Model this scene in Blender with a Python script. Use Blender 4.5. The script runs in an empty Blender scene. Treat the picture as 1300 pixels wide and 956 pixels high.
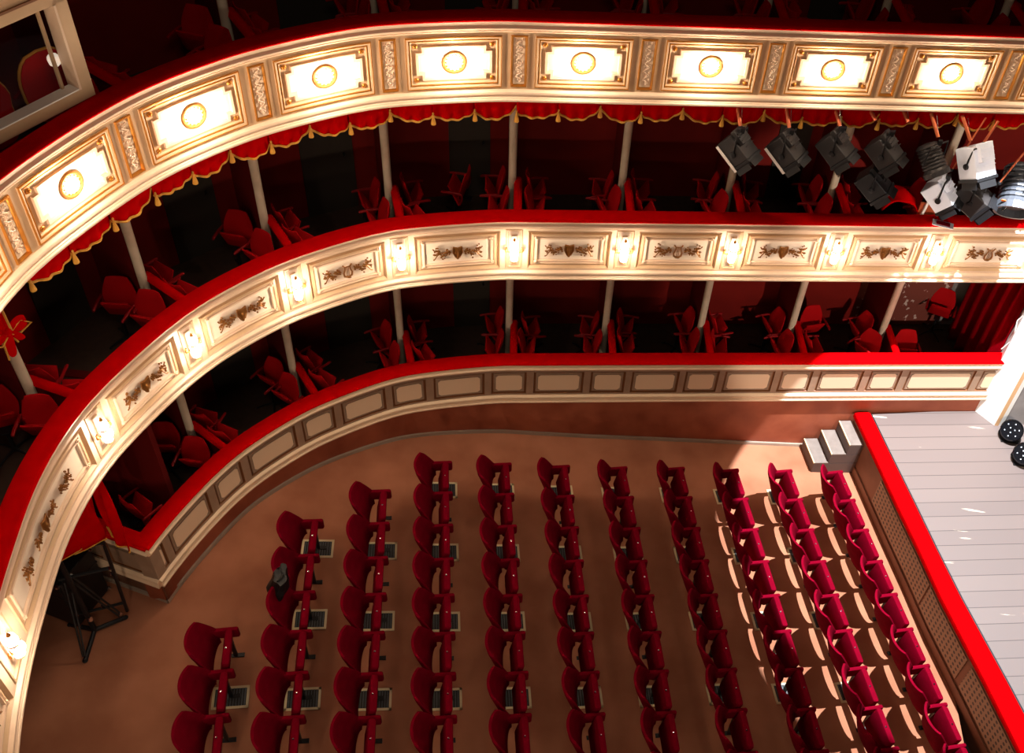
import bpy, bmesh, math, random
from mathutils import Vector, Matrix
random.seed(7)
R=math.radians
SC=bpy.context.scene
COL=SC.collection
PU,PM,PC,PS,PS2,PWD,PO=25,13,75,11500,1500,.008,110
CTRL=[(-3.15,1.2),(-3.75,2.05),(-4.25,3.0),(-4.53,3.8),(-4.71,4.6),(-4.80,5.2),(-4.80,5.8),(-4.70,6.36),(-4.44,7.12),(-4.15,7.70),(-3.70,8.28),(-3.29,8.66),(-2.70,9.08),(-2.19,9.31),(-1.32,9.56),(-.74,9.655),(.05,9.775),(1.39,9.975),(2.75,10.175),(4.07,10.37),(5.74,10.615),(8.2,10.978)]
def _cr(p0,p1,p2,p3,t):
    return tuple(0.5*((2*b)+(-a+c)*t+(2*a-5*b+4*c-d)*t*t+(-a+3*b-3*c+d)*t**3) for a,b,c,d in zip(p0,p1,p2,p3))
_pts=[]
for i in range(len(CTRL)-1):
    p0=CTRL[max(i-1,0)];p1=CTRL[i];p2=CTRL[i+1];p3=CTRL[min(i+2,len(CTRL)-1)]
    for k in range(16): _pts.append(_cr(p0,p1,p2,p3,k/16))
_pts.append(CTRL[-1])
for _ in range(6):
    _pts=[_pts[0]]+[tuple((a+2*b+c)/4 for a,b,c in zip(_pts[i-1],_pts[i],_pts[i+1])) for i in range(1,len(_pts)-1)]+[_pts[-1]]
_S=[0.0]
for i in range(1,len(_pts)): _S.append(_S[-1]+math.dist(_pts[i],_pts[i-1]))
def curve(s):
    import bisect
    i=min(max(bisect.bisect_right(_S,s)-1,0),len(_S)-2)
    t=(s-_S[i])/(_S[i+1]-_S[i]); a,b=_pts[i],_pts[i+1]
    p=(a[0]+(b[0]-a[0])*t,a[1]+(b[1]-a[1])*t)
    def tg(j):
        j0=max(j-3,0);j1=min(j+3,len(_pts)-1); d=(_pts[j1][0]-_pts[j0][0],_pts[j1][1]-_pts[j0][1]); l=math.hypot(*d); return d[0]/l,d[1]/l
    t0,t1=tg(i),tg(i+1); tx=t0[0]+(t1[0]-t0[0])*t; ty=t0[1]+(t1[1]-t0[1])*t; l=math.hypot(tx,ty); tx/=l;ty/=l
    return p,(tx,ty),(ty,-tx)   # point, tangent, inward normal
def near(x,y):
    best=min(range(len(_pts)-1),key=lambda i:(_pts[i][0]-x)**2+(_pts[i][1]-y)**2)
    bs=None
    for i in (max(best-1,0),best):
        a,b=_pts[i],_pts[i+1]; dx,dy=b[0]-a[0],b[1]-a[1]; t=((x-a[0])*dx+(y-a[1])*dy)/(dx*dx+dy*dy)
        t=min(max(t,0),1); q=(a[0]+dx*t,a[1]+dy*t); d=math.dist(q,(x,y))
        if bs is None or d<bs[0]: bs=(d,_S[i]+t*(_S[i+1]-_S[i]))
    return bs[1],bs[0]
_FL=[(-9,.73),(-3,.73),(-.6,.50),(1.5,.28),(3,.16),(5,.0),(12,-.3)]
def zf(x,y):
    s=.989*x+.148*y
    for (a,b),(c,d) in zip(_FL,_FL[1:]):
        if s<=c: return b+(d-b)*(s-a)/(c-a)
    return 0
# ---------------------------------------------------------------- materials
def lin(c):
    c=c/255.0
    return c/12.92 if c<=.04045 else ((c+.055)/1.055)**2.4
def rgb(r,g,b): return (lin(r),lin(g),lin(b),1)
MATS={}
def mat(name,col,rough=.6,metal=0.0,noise=None,bump=None,emit=None,spec=.5,sheen=0,coat=0):
    m=bpy.data.materials.new(name); m.use_nodes=True; nt=m.node_tree; b=nt.nodes['Principled BSDF']
    b.inputs['Base Color'].default_value=col; b.inputs['Roughness'].default_value=rough; b.inputs['Metallic'].default_value=metal
    b.inputs['Specular IOR Level'].default_value=spec
    if sheen: b.inputs['Sheen Weight'].default_value=sheen; b.inputs['Sheen Roughness'].default_value=.4; b.inputs['Sheen Tint'].default_value=col
    if emit: b.inputs['Emission Color'].default_value=emit[0]; b.inputs['Emission Strength'].default_value=emit[1]
    tc=None
    if noise or bump:
        tc=nt.nodes.new('ShaderNodeTexCoord')
    if noise:
        sc,col2,lo,hi=noise
        n=nt.nodes.new('ShaderNodeTexNoise'); n.inputs['Scale'].default_value=sc; n.inputs['Detail'].default_value=5
        nt.links.new(tc.outputs['Object'],n.inputs['Vector'])
        r=nt.nodes.new('ShaderNodeValToRGB'); r.color_ramp.elements[0].position=lo; r.color_ramp.elements[1].position=hi
        r.color_ramp.elements[0].color=col2; r.color_ramp.elements[1].color=col
        nt.links.new(n.outputs['Fac'],r.inputs['Fac']); nt.links.new(r.outputs['Color'],b.inputs['Base Color'])
    if bump:
        sc,st=bump
        n=nt.nodes.new('ShaderNodeTexNoise'); n.inputs['Scale'].default_value=sc; n.inputs['Detail'].default_value=3
        nt.links.new(tc.outputs['Object'],n.inputs['Vector'])
        bp=nt.nodes.new('ShaderNodeBump'); bp.inputs['Strength'].default_value=st; bp.inputs['Distance'].default_value=.01
        nt.links.new(n.outputs['Fac'],bp.inputs['Height']); nt.links.new(bp.outputs['Normal'],b.inputs['Normal'])
    MATS[name]=m; return m
beige=mat('beige_paint',rgb(214,178,140),.42,noise=(3,rgb(198,162,124),.3,.7))
cream=mat('cream_paint',rgb(238,208,180),.4,noise=(4,rgb(226,194,164),.3,.7))
white=mat('white_panel_paint',rgb(248,228,206),.45)
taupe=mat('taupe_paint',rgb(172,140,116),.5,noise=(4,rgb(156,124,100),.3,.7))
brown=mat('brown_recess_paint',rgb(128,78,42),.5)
tan=mat('tan_field_paint',rgb(246,212,176),.5)
gold=mat('gold_leaf',rgb(205,140,62),.33,.75,bump=(60,.25))
bronze=mat('bronze_ornament',rgb(150,98,44),.4,.6,bump=(80,.4))
relief=mat('white_relief',rgb(248,222,192),.5,bump=(45,.5))
velvet=mat('rail_velvet',(.60,0.0,.001,1),.9,noise=(6,(.5,0.0,.001,1),.3,.7),bump=(140,.25),spec=.02)
curt=mat('curtain_velvet',(.22,0.0,.003,1),.9,noise=(6,(.17,0.0,.002,1),.3,.7),bump=(140,.25),spec=.02)
seatred=mat('seat_velvet',(.21,0.0,.012,1),.9,noise=(9,(.165,0.0,.009,1),.3,.7),bump=(150,.2),spec=.04)
chairred=mat('chair_fabric',(.46,0.0,.002,1),.8,bump=(150,.2),spec=.15)
chairred2=mat('chair_frame_red',(.30,0.0,.002,1),.5,spec=.3)
wallred=mat('box_wall_red',(.22,.008,.004,1),.75,noise=(2.5,(.18,.006,.003,1),.3,.7),spec=.2)
divred=mat('divider_red',(.13,.003,.002,1),.75,spec=.2)
boxfloor=mat('box_floor_carpet',rgb(66,44,30),.9,noise=(12,rgb(54,36,24),.3,.7))
ceil=mat('box_ceiling_paint',rgb(90,40,32),.8)
colpaint=mat('column_paint',rgb(226,206,180),.4,noise=(5,rgb(208,186,158),.35,.7))
plinth=mat('plinth_paint',rgb(172,92,62),.6,noise=(2.2,rgb(148,72,46),.35,.65))
greytrim=mat('grey_trim_paint',rgb(168,150,132),.5)
carpet=mat('parquet_carpet',rgb(184,121,90),.85,noise=(1.3,rgb(160,100,72),.35,.65),bump=(200,.15),spec=.2)
black=mat('black_metal',rgb(26,25,27),.45,.3)
blackgloss=mat('black_gloss',rgb(14,14,18),.12,spec=.7)
charcoal=mat('charcoal_metal',rgb(52,47,46),.5,.35,noise=(5,rgb(40,36,36),.3,.7))
chrome=mat('chrome',rgb(210,210,215),.15,1.0)
glarewhite=mat('glare_white',rgb(236,238,250),.5,.0)  # glare on the lit lanterns and shine of the plate put into the colour
greycol=mat('grey_metal',rgb(78,80,86),.4,.3)
paper=mat('white_tape',rgb(240,225,215),.6)
goldfringe=mat('gold_fringe',rgb(214,150,52),.6,.15,bump=(160,.6))
copper=mat('copper_pipe',rgb(214,110,70),.35,.5)
stairgrey=mat('stair_grey',rgb(92,78,74),.6)
stairtop=mat('stair_tread',rgb(136,122,113),.6,noise=(7,rgb(122,108,99),.35,.65))
edgeyel=mat('tread_edge',rgb(225,205,160),.5)
stagebrown=mat('stage_front_brown',rgb(132,84,60),.6,noise=(2,rgb(112,68,46),.35,.65))
pilwhite=mat('pilaster_white',rgb(245,240,232),.5)
pilgold=mat('pilaster_gilt',rgb(226,178,130),.45,.2)
greywall=mat('grey_wall',rgb(150,142,138),.7,noise=(3,rgb(132,124,120),.35,.65))
doorgrey=mat('door_grey',rgb(52,42,33),.8)
darkhole=mat('grille_black',rgb(16,15,14),.6)
bagblack=mat('bag_leather',rgb(14,14,15),.5,bump=(25,.8))
orange=mat('orange_tag',rgb(240,110,30),.5)
peel=mat('peeling_paint',rgb(128,66,50),.7)
nt=peel.node_tree; b=nt.nodes['Principled BSDF']; tc=nt.nodes.new('ShaderNodeTexCoord'); n=nt.nodes.new('ShaderNodeTexNoise'); n.inputs['Scale'].default_value=9; n.inputs['Detail'].default_value=8
rr=nt.nodes.new('ShaderNodeValToRGB'); rr.color_ramp.elements[0].position=.61; rr.color_ramp.elements[1].position=.63; rr.color_ramp.elements[0].color=rgb(128,60,46); rr.color_ramp.elements[1].color=rgb(215,190,178)
nt.links.new(tc.outputs['Object'],n.inputs['Vector']); nt.links.new(n.outputs['Fac'],rr.inputs['Fac']); nt.links.new(rr.outputs['Color'],b.inputs['Base Color'])
glow=mat('lamp_glow',rgb(255,240,220),.3,emit=((1,.86,.66,1),14))
glowsoft=mat('lamp_glass',rgb(255,240,228),.2,emit=((1,.92,.85,1),7.0))
shade=mat('lampshade_cream',rgb(250,225,200),.6,emit=((1,.85,.68,1),.55))
whitedot=mat('led_lens',rgb(240,245,255),.15)
# pane of clear glass
pane=bpy.data.materials.new('window_glass'); pane.use_nodes=True; nt=pane.node_tree; nt.nodes.clear()
o_=nt.nodes.new('ShaderNodeOutputMaterial'); mx=nt.nodes.new('ShaderNodeMixShader'); tr=nt.nodes.new('ShaderNodeBsdfTransparent'); gl=nt.nodes.new('ShaderNodeBsdfGlossy'); gl.inputs['Roughness'].default_value=.02
fr=nt.nodes.new('ShaderNodeFresnel'); fr.inputs['IOR'].default_value=1.45
mx.inputs[0].default_value=.003; nt.links.new(tr.outputs[0],mx.inputs[1]); nt.links.new(gl.outputs[0],mx.inputs[2]); nt.links.new(mx.outputs[0],o_.inputs[0])
# stage boards
boards=bpy.data.materials.new('stage_boards'); boards.use_nodes=True; nt=boards.node_tree; b=nt.nodes['Principled BSDF']; b.inputs['Roughness'].default_value=.6
tc=nt.nodes.new('ShaderNodeTexCoord'); mp=nt.nodes.new('ShaderNodeMapping'); mp.inputs['Rotation'].default_value=(0,0,-R(8.5))
br=nt.nodes.new('ShaderNodeTexBrick'); br.inputs['Scale'].default_value=1; br.inputs['Brick Width'].default_value=8.5; br.inputs['Row Height'].default_value=.235; br.inputs['Mortar Size'].default_value=.005; br.offset=.37
br.inputs['Color1'].default_value=rgb(120,104,98); br.inputs['Color2'].default_value=rgb(111,96,91); br.inputs['Mortar'].default_value=rgb(74,62,58)
n=nt.nodes.new('ShaderNodeTexNoise'); n.inputs['Scale'].default_value=2.2; n.inputs['Detail'].default_value=6
m2=nt.nodes.new('ShaderNodeMapping'); m2.inputs['Scale'].default_value=(.6,5,1); m2.inputs['Rotation'].default_value=(0,0,-R(8.5))
rr=nt.nodes.new('ShaderNodeValToRGB'); rr.color_ramp.elements[0].position=.69; rr.color_ramp.elements[1].position=.72; rr.color_ramp.elements[0].color=(0,0,0,1)
mx=nt.nodes.new('ShaderNodeMixRGB'); mx.inputs['Color2'].default_value=rgb(205,190,165)
nt.links.new(tc.outputs['Object'],mp.inputs['Vector']); nt.links.new(mp.outputs[0],br.inputs['Vector']); nt.links.new(tc.outputs['Object'],m2.inputs['Vector']); nt.links.new(m2.outputs[0],n.inputs['Vector'])
nt.links.new(n.outputs['Fac'],rr.inputs['Fac']); nt.links.new(rr.outputs['Color'],mx.inputs['Fac']); nt.links.new(br.outputs['Color'],mx.inputs['Color1']); nt.links.new(mx.outputs[0],b.inputs['Base Color'])
# perforated metal
perf=bpy.data.materials.new('perforated_metal'); perf.use_nodes=True; nt=perf.node_tree; b=nt.nodes['Principled BSDF']; b.inputs['Roughness'].default_value=.5
tc=nt.nodes.new('ShaderNodeTexCoord'); vo=nt.nodes.new('ShaderNodeTexVoronoi'); vo.voronoi_dimensions='2D'; vo.inputs['Scale'].default_value=13; vo.inputs['Randomness'].default_value=0; dt=nt.nodes.new('ShaderNodeVectorMath'); dt.operation='DOT_PRODUCT'; dt.inputs[1].default_value=(.24,-.97,0); sx_=nt.nodes.new('ShaderNodeSeparateXYZ'); cx_=nt.nodes.new('ShaderNodeCombineXYZ'); nt.links.new(tc.outputs['Object'],dt.inputs[0]); nt.links.new(tc.outputs['Object'],sx_.inputs[0]); nt.links.new(dt.outputs['Value'],cx_.inputs[0]); nt.links.new(sx_.outputs[2],cx_.inputs[1])
rr=nt.nodes.new('ShaderNodeValToRGB'); rr.color_ramp.elements[0].position=.26; rr.color_ramp.elements[1].position=.30; rr.color_ramp.elements[0].color=rgb(40,26,20); rr.color_ramp.elements[1].color=rgb(150,118,92)
nt.links.new(cx_.outputs[0],vo.inputs['Vector']); nt.links.new(vo.outputs['Distance'],rr.inputs['Fac']); nt.links.new(rr.outputs['Color'],b.inputs['Base Color'])

# ---------------------------------------------------------------- mesh helpers
class MB:
    def __init__(s): s.v=[]; s.f=[]
    def add(s,vs,fs):
        k=len(s.v); s.v+= [tuple(v) for v in vs]; s.f+=[tuple(i+k for i in f) for f in fs]; return s
    def box(s,c,size,M=None,bev=0):
        x,y,z=[a/2 for a in size]
        if bev:
            b=min(bev,x*.99,y*.99,z*.99); vs=[];
            bm=bmesh.new(); bmesh.ops.create_cube(bm,size=1)
            for v in bm.verts: v.co=Vector((v.co.x*size[0],v.co.y*size[1],v.co.z*size[2]))
            bmesh.ops.bevel(bm,geom=list(bm.edges)+list(bm.verts),offset=b,segments=2,affect='EDGES',profile=.5)
            bm.verts.index_update(); vs=[v.co+Vector(c) for v in bm.verts]; fs=[[v.index for v in f.verts] for f in bm.faces]; bm.free()
        else:
            vs=[Vector((sx*x,sy*y,sz*z))+Vector(c) for sx in(-1,1) for sy in(-1,1) for sz in(-1,1)]
            fs=[(0,1,3,2),(4,6,7,5),(0,4,5,1),(2,3,7,6),(0,2,6,4),(1,5,7,3)]
        if M is not None: vs=[M@v for v in vs]
        return s.add(vs,fs)
    def tube(s,pts,r,n=8,cap=True):
        pts=[Vector(p) for p in pts]; rs=r if isinstance(r,(list,tuple)) else [r]*len(pts)
        vs=[];fs=[];u=None
        for i,p in enumerate(pts):
            d=(pts[min(i+1,len(pts)-1)]-pts[max(i-1,0)]).normalized()
            if u is None:
                u=d.cross(Vector((0,0,1)));
                if u.length<1e-3: u=d.cross(Vector((0,1,0)))
            else: u=u-d*u.dot(d)
            u.normalize(); w=d.cross(u)
            for k in range(n): a=2*math.pi*k/n; vs.append(p+(u*math.cos(a)+w*math.sin(a))*rs[i])
        for i in range(len(pts)-1):
            for k in range(n): a=i*n+k;b=i*n+(k+1)%n; fs.append((a,b,b+n,a+n))
        if cap: fs.append(tuple(range(n))[::-1]); fs.append(tuple(range((len(pts)-1)*n,len(pts)*n)))
        return s.add(vs,fs)
    def lathe(s,prof,n=16,M=None,cap=True):
        vs=[];fs=[]
        for r_,z in prof:
            for k in range(n): a=2*math.pi*k/n; vs.append(Vector((r_*math.cos(a),r_*math.sin(a),z)))
        for i in range(len(prof)-1):
            for k in range(n): a=i*n+k;b=i*n+(k+1)%n; fs.append((a,b,b+n,a+n))
        if cap: fs.append(tuple(range(n))[::-1]); fs.append(tuple(range((len(prof)-1)*n,len(prof)*n)))
        if M is not None: vs=[M@v for v in vs]
        return s.add(vs,fs)
    def ball(s,c,r,n=8,M=None):
        if not isinstance(r,(tuple,list)): r=(r,r,r)
        m=max(n//2,3); prof=[(max(math.sin(math.pi*i/m),.001),-math.cos(math.pi*i/m)) for i in range(m+1)]
        T=Matrix.Translation(Vector(c))@(M.to_4x4() if M is not None else Matrix.Identity(4))@Matrix.Diagonal((r[0],r[1],r[2],1))
        return s.lathe(prof,n,T,cap=False)
    def grid(s,fn,nu,nv,closed=False):
        vs=[fn(i/nu,j/nv) for j in range(nv+1) for i in range(nu+1)]
        fs=[(j*(nu+1)+i,j*(nu+1)+i+1,(j+1)*(nu+1)+i+1,(j+1)*(nu+1)+i) for j in range(nv) for i in range(nu)]
        return s.add(vs,fs)
    def build(s,name,m,parent=None,smooth=False,solid=0,fix=True):
        me=bpy.data.meshes.new(name); me.from_pydata([tuple(v) for v in s.v],[],s.f); me.materials.append(m)
        if fix:
            bm=bmesh.new(); bm.from_mesh(me); bmesh.ops.recalc_face_normals(bm,faces=bm.faces); bm.to_mesh(me); bm.free()
        me.update()
        o=bpy.data.objects.new(name,me); COL.objects.link(o)
        if parent is not None: o.parent=parent
        if smooth:
            for p in me.polygons: p.use_smooth=True
            if hasattr(me,'set_sharp_from_angle'): me.set_sharp_from_angle(angle=R(40))
        if solid:
            md=o.modifiers.new('thickness','SOLIDIFY'); md.thickness=solid; md.offset=0
        return o
def tag(o,label=None,cat=None,group=None,kind=None):
    if label: o['label']=label
    if cat: o['category']=cat
    if group: o['group']=group
    if kind: o['kind']=kind
    return o
def empty(name,loc=(0,0,0),rz=0):
    o=bpy.data.objects.new(name,None); COL.objects.link(o); o.location=loc; o.rotation_euler=(0,0,rz); o.empty_display_size=.1; return o
def copy_tree(o,parent=None):
    c=o.copy(); COL.objects.link(c)
    if parent is not None: c.parent=parent
    for ch in list(o.children): copy_tree(ch,c)
    return c
ORD=['first','second','third','fourth','fifth','sixth','seventh','eighth','ninth','tenth','eleventh','twelfth','thirteenth']
# point on the balcony line: s along it, o metres towards the auditorium, z height
def bp(s,o,z):
    p,t,n=curve(s); return Vector((p[0]+n[0]*o,p[1]+n[1]*o,z))
def sweep(mb,prof,s0,s1,step=.14,closed=False,caps=True):
    n=max(int((s1-s0)/step),1); k=len(prof); vs=[];fs=[]
    for i in range(n+1):
        s=s0+(s1-s0)*i/n
        for o,z in prof: vs.append(bp(s,o,z))
    m=k if closed else k-1
    for i in range(n):
        for j in range(m):
            a=i*k+j;b=i*k+(j+1)%k; fs.append((a,b,b+k,a+k))
    if closed and caps: fs.append(tuple(range(k))[::-1]); fs.append(tuple(range(n*k,(n+1)*k)))
    return mb.add(vs,fs)
def outline(W_,H_,n=0,ch=0,seg=.16):
    """closed outline of a panel: list of (x,y,dx,dy); n = square notch, ch = chamfer"""
    pts=[]
    if n:
        c=[(n,0,1,1),(W_-n,0,-1,1),(W_-n,n,-1,1),(W_,n,-1,1),(W_,H_-n,-1,-1),(W_-n,H_-n,-1,-1),(W_-n,H_,-1,-1),(n,H_,1,-1),(n,H_-n,1,-1),(0,H_-n,1,-1),(0,n,1,1),(n,n,1,1)]
    elif ch:
        g=.41
        c=[(ch,0,g,1),(W_-ch,0,-g,1),(W_,ch,-1,g),(W_,H_-ch,-1,-g),(W_-ch,H_,-g,-1),(ch,H_,g,-1),(0,H_-ch,1,-g),(0,ch,1,g)]
    else: c=[(0,0,1,1),(W_,0,-1,1),(W_,H_,-1,-1),(0,H_,1,-1)]
    for a,b in zip(c,c[1:]+c[:1]):
        pts.append(a); L_=math.hypot(b[0]-a[0],b[1]-a[1])
        if abs(a[1]-b[1])<1e-6 and L_>seg*1.5:
            k=int(L_/seg)
            for i in range(1,k):
                t=i/k; pts.append((a[0]+(b[0]-a[0])*t,a[1],0,a[3]))
    return pts
def rings(mb,s0,s1,z0,z1,steps,n=0,ch=0):
    """nested outlines on the curved front; steps=[(inset,o),...]"""
    c=outline(s1-s0,z1-z0,n,ch); k=len(c); vs=[];fs=[]
    for ins,o in steps:
        for x,y,dx,dy in c: vs.append(bp(s0+x+dx*ins,o,z0+y+dy*ins))
    for i in range(len(steps)-1):
        for j in range(k): a=i*k+j;b=i*k+(j+1)%k; fs.append((a,b,b+k,a+k))
    return mb.add(vs,fs)
def field(mb,s0,s1,z0,z1,o,n=0,ch=0):
    def rect(a,b,c,d):
        if b-a<.005 or d-c<.005: return
        m=max(int((b-a)/.12),1); mb.grid(lambda u,v:bp(a+(b-a)*u,o,c+(d-c)*v),m,1)
    if n:
        rect(s0+n,s1-n,z0,z1); rect(s0,s0+n,z0+n,z1-n); rect(s1-n,s1,z0+n,z1-n)
    elif ch:
        rect(s0+ch,s1-ch,z0,z1)
        for a,b in((s0,s0+ch),(s1,s1-ch)): mb.add([bp(a,o,z0+ch),bp(b,o,z0),bp(b,o,z1),bp(a,o,z1-ch)],[(0,1,2,3)])
    else: rect(s0,s1,z0,z1)
def basis(s,z,o=0):
    """local frame at the balcony front: x along, y outwards to the hall, z up"""
    p,t,n=curve(s); M=Matrix(((t[0],n[0],0,p[0]+n[0]*o),(t[1],n[1],0,p[1]+n[1]*o),(0,0,1,z),(0,0,0,1))); return M

# ---------------------------------------------------------------- balcony fronts
SEND=19.6
COLS=[(-5.38,6.29),(-4.90,7.93),(-3.94,9.13),(-2.66,9.96),(-1.19,10.41),(.19,10.63),(1.58,10.82),(2.93,11.01),(4.30,11.15)]
CS=[near(*c)[0] for c in COLS]
UW=[(2.75,3.75),(4.15,5.15),(5.50,6.518),(6.86,7.90),(8.245,9.25),(9.585,10.59),(10.934,11.962),(12.307,13.343),(13.686,14.68),(15.03,16.03),(16.38,17.38),(17.72,18.72)]
UN=[(3.85,4.02),(5.23,5.41),(6.60,6.77),(7.99,8.16),(9.33,9.50),(10.679,10.854),(12.047,12.22),(13.423,13.60),(14.77,14.945),(16.12,16.295),(17.47,17.64)]
MW=[(1.1,2.72),(3.30,5.178),(5.554,6.552),(6.883,7.916),(8.253,9.21),(9.549,10.599),(10.93,11.965),(12.296,13.337),(13.655,14.674),(15.01,15.99),(16.32,17.5),(17.9,19.1)]
MN=[(2.83,3.18),(5.24,5.49),(6.61,6.82),(7.98,8.19),(9.27,9.49),(10.66,10.87),(12.02,12.24),(13.39,13.61),(14.72,14.95),(16.04,16.27),(17.6,17.8)]
LW=[(5.67,6.364),(7.034,7.749),(8.411,9.034),(9.699,10.403),(11.088,11.791),(12.471,13.148),(13.806,14.529),(15.19,15.843),(16.517,17.538)]
LN=[(5.385,5.561),(6.48,6.927),(7.848,8.311),(9.127,9.594),(10.498,10.988),(11.887,12.38),(13.237,13.722),(14.619,15.09),(15.946,16.415),(17.64,18.0)]

def parapet(name,label,zt,zb,s0,s1,lower=False):
    e=empty(name,bp((s0+s1)/2,0,zb-.2)); inv=e.matrix_basis.inverted()
    tag(e,label,'balcony front')
    def loc(mb): mb.v=[tuple(Vector(v)-e.location) for v in mb.v]; return mb
    T=zt+.20; B=zb-(.185 if not lower else .165)
    pr=[(-.20,B),(-.20,T-.04),(.012,T-.04),(.03,T-.06),(.035,T-.085),(.0,T-.105),(.0,zt+.0),(.0,zb),(0,zb-.03)]
    mb=MB(); 
    # body behind the panels
    sweep(mb,[(-.20,B+.01),(-.20,T-.04),(-.05,T-.04),(-.05,zt+.02),(-.05,zb-.02),(-.05,B+.01)],s0,s1,closed=True)
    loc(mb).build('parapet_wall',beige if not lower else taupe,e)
    mb=MB()  # upper mouldings
    sweep(mb,[(-.05,T-.035),(.022,T-.035),(.022,T-.075),(.012,T-.082),(.028,T-.092),(.040,T-.105),(.040,T-.118),(.028,T-.13),(.010,T-.137),(.018,T-.148),(.010,T-.160),(.0,T-.166),(-.05,T-.166)],s0,s1,closed=True)
    loc(mb).build('upper_moulding',cream if not lower else tan,e,smooth=True)
    mb=MB()
    b0=zb-.012
    sweep(mb,[(-.05,b0-.018),(.0,b0-.018),(.014,b0-.024),(.034,b0-.036),(.040,b0-.055),(.034,b0-.072),(.018,b0-.08),(.018,b0-.10),(.03,b0-.108),(.03,b0-.118),(.045,b0-.126),(.048,b0-.140),(.042,b0-.152),(-.05,b0-.155)],s0,s1,closed=True)
    loc(mb).build('lower_moulding',cream if not lower else tan,e,smooth=True)
    mb=MB()
    w=-.175
    sweep(mb,[(w,T-.035),(w-.012,T-.01),(w+.01,T+.004),(-.08,T+.010),(.0,T+.006),(.03,T-.006),(.038,T-.02),(.03,T-.036)],s0,s1,closed=True)
    loc(mb).build('velvet_rail',velvet,e,smooth=True)
    return e,loc
def plate(mb,holes,s0,s1,zt,zb):
    """flat face between the openings (s ranges) from zb-.03 to zt+.035"""
    lo,hi=zb-.03,zt+.035
    xs=[s0]+[v for h in holes for v in h]+[s1]
    for a,b in zip(xs[::2],xs[1::2]):
        if b-a>.004: field(mb,a,b,lo,hi,0)
    for a,b in holes: field(mb,a,b,lo,zb,0); field(mb,a,b,zt,hi,0)

# upper balcony
zt,zb=6.78,6.18
eU,lU=parapet('balcony_parapet','uppermost cream balcony front with white lit panels in gilt frames and tan borders',zt,zb,1.0,SEND)
allh=sorted([h for h in UW+UN if 1.2<h[0] and h[1]<SEND-.2])
mb=MB(); plate(mb,allh,1.0,SEND,zt,zb); lU(mb).build('face_board',beige,eU)
for a,b in UW:
    root=MB(); rings(root,a,b,zb,zt,[(0,0),(.006,.020),(.032,.016),(.040,.004),(.058,.0),(.066,-.010),(.07,-.012)])
    root=lU(root).build('panel_frame',beige,eU)
    for i0 in (.002,.040):
        m_=MB(); rings(m_,a+i0,b-i0,zb+i0,zt-i0,[(0,.002),(.003,.026 if i0<.01 else .014),(.011,.026 if i0<.01 else .014),(.014,.002)]); lU(m_).build('gilt_line',gold,root)
    m_=MB(); field(m_,a+.066,b-.066,zb+.066,zt-.066,-.012); lU(m_).build('panel_ground',beige,root)
    i=.105; nn=.062
    m_=MB(); rings(m_,a+i,b-i,zb+i,zt-i,[(0,-.012),(.004,.016),(.030,.016),(.038,-.004)],n=nn); lU(m_).build('stepped_frame',cream,root)
    i+=.034
    m_=MB(); field(m_,a+i,b-i,zb+i,zt-i,-.003,n=nn); lU(m_).build('panel_field',white,root)
    for sx in (a+.105,b-.105):
        for sz in (zb+.105,zt-.105):
            m_=MB(); Mx=basis(sx,sz,-.012)@Matrix.Rotation(-R(90),4,'X')
            m_.lathe([(.026,0),(.026,.010),(.018,.016),(.012,.012),(.010,.026),(.001,.030)],10,Mx,cap=False); lU(m_).build('rosette',gold,root,smooth=True)
for a,b in UN:
    root=MB(); rings(root,a,b,zb,zt,[(0,0),(.004,.02),(.014,.02),(.018,.002),(.026,-.012)]); root=lU(root).build('panel_frame',gold,eU)
    m_=MB(); field(m_,a+.028,b-.028,zb+.028,zt-.028,-.010); lU(m_).build('relief_ground',relief,root)
    m_=MB(); c=(a+b)/2; pts=[]
    for k in range(37):
        z=zb+.06+(zt-zb-.12)*k/36; pts.append(bp(c+.028*math.sin(k*.9),.0,z))
    m_.tube(pts,.0055,5)
    for k in range(6):
        z=zb+.085+(zt-zb-.17)*k/5; m_.lathe([(.022,0),(.022,.006),(.014,.008),(.012,.002),(.006,.012),(.001,.013)],8,basis(c,z,-.008)@Matrix.Rotation(-R(90),4,'X'),cap=False)
        for q in (-1,1): m_.ball(bp(c+q*.034,-.004,z+.03),(.011,.011,.016),6)
    lU(m_).build('scroll_relief',cream,root,smooth=True)

# middle balcony
zt,zb=4.195,3.61
eM,lM=parapet('balcony_parapet','middle cream balcony front with carved bronze sprays and candle lamps between the panels',zt,zb,.6,SEND)
allh=sorted([h for h in MW+MN if 1.0<h[0] and h[1]<SEND-.2])
mb=MB(); plate(mb,allh,.6,SEND,zt,zb); lM(mb).build('face_board',cream,eM)
def spray(m_,s,z,sg,sc=1.0,seed=0):
    zs=1.35
    rnd=random.Random(seed)
    for k in range(9):
        f=k/8; x=sg*(.0+.185*f)*sc; 
        zz=z+(.035*math.sin(f*9+.6)*(.4+f))*sc*zs
        m_.ball(bp(s+x,.004,zz),(.020*sc,.012,.018*sc),6)
        for q in (-1,1):
            m_.ball(bp(s+x+rnd.uniform(-.01,.01),.003,zz+q*rnd.uniform(.018,.024+.034*f)*sc*zs),(.016*sc*rnd.uniform(.6,1.1),.010,.013*sc*rnd.uniform(.7,1.2)),5)
    for q in (-1,0,1):
        pts=[bp(s+sg*(.12+.085*u)*sc,.006,z+(q*.062*u+.012*math.sin(6*u))*sc*zs) for u in (0,.25,.5,.75,1)]
        m_.tube(pts,[.008,.009,.007,.006,.009],5)
    return m_
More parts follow.
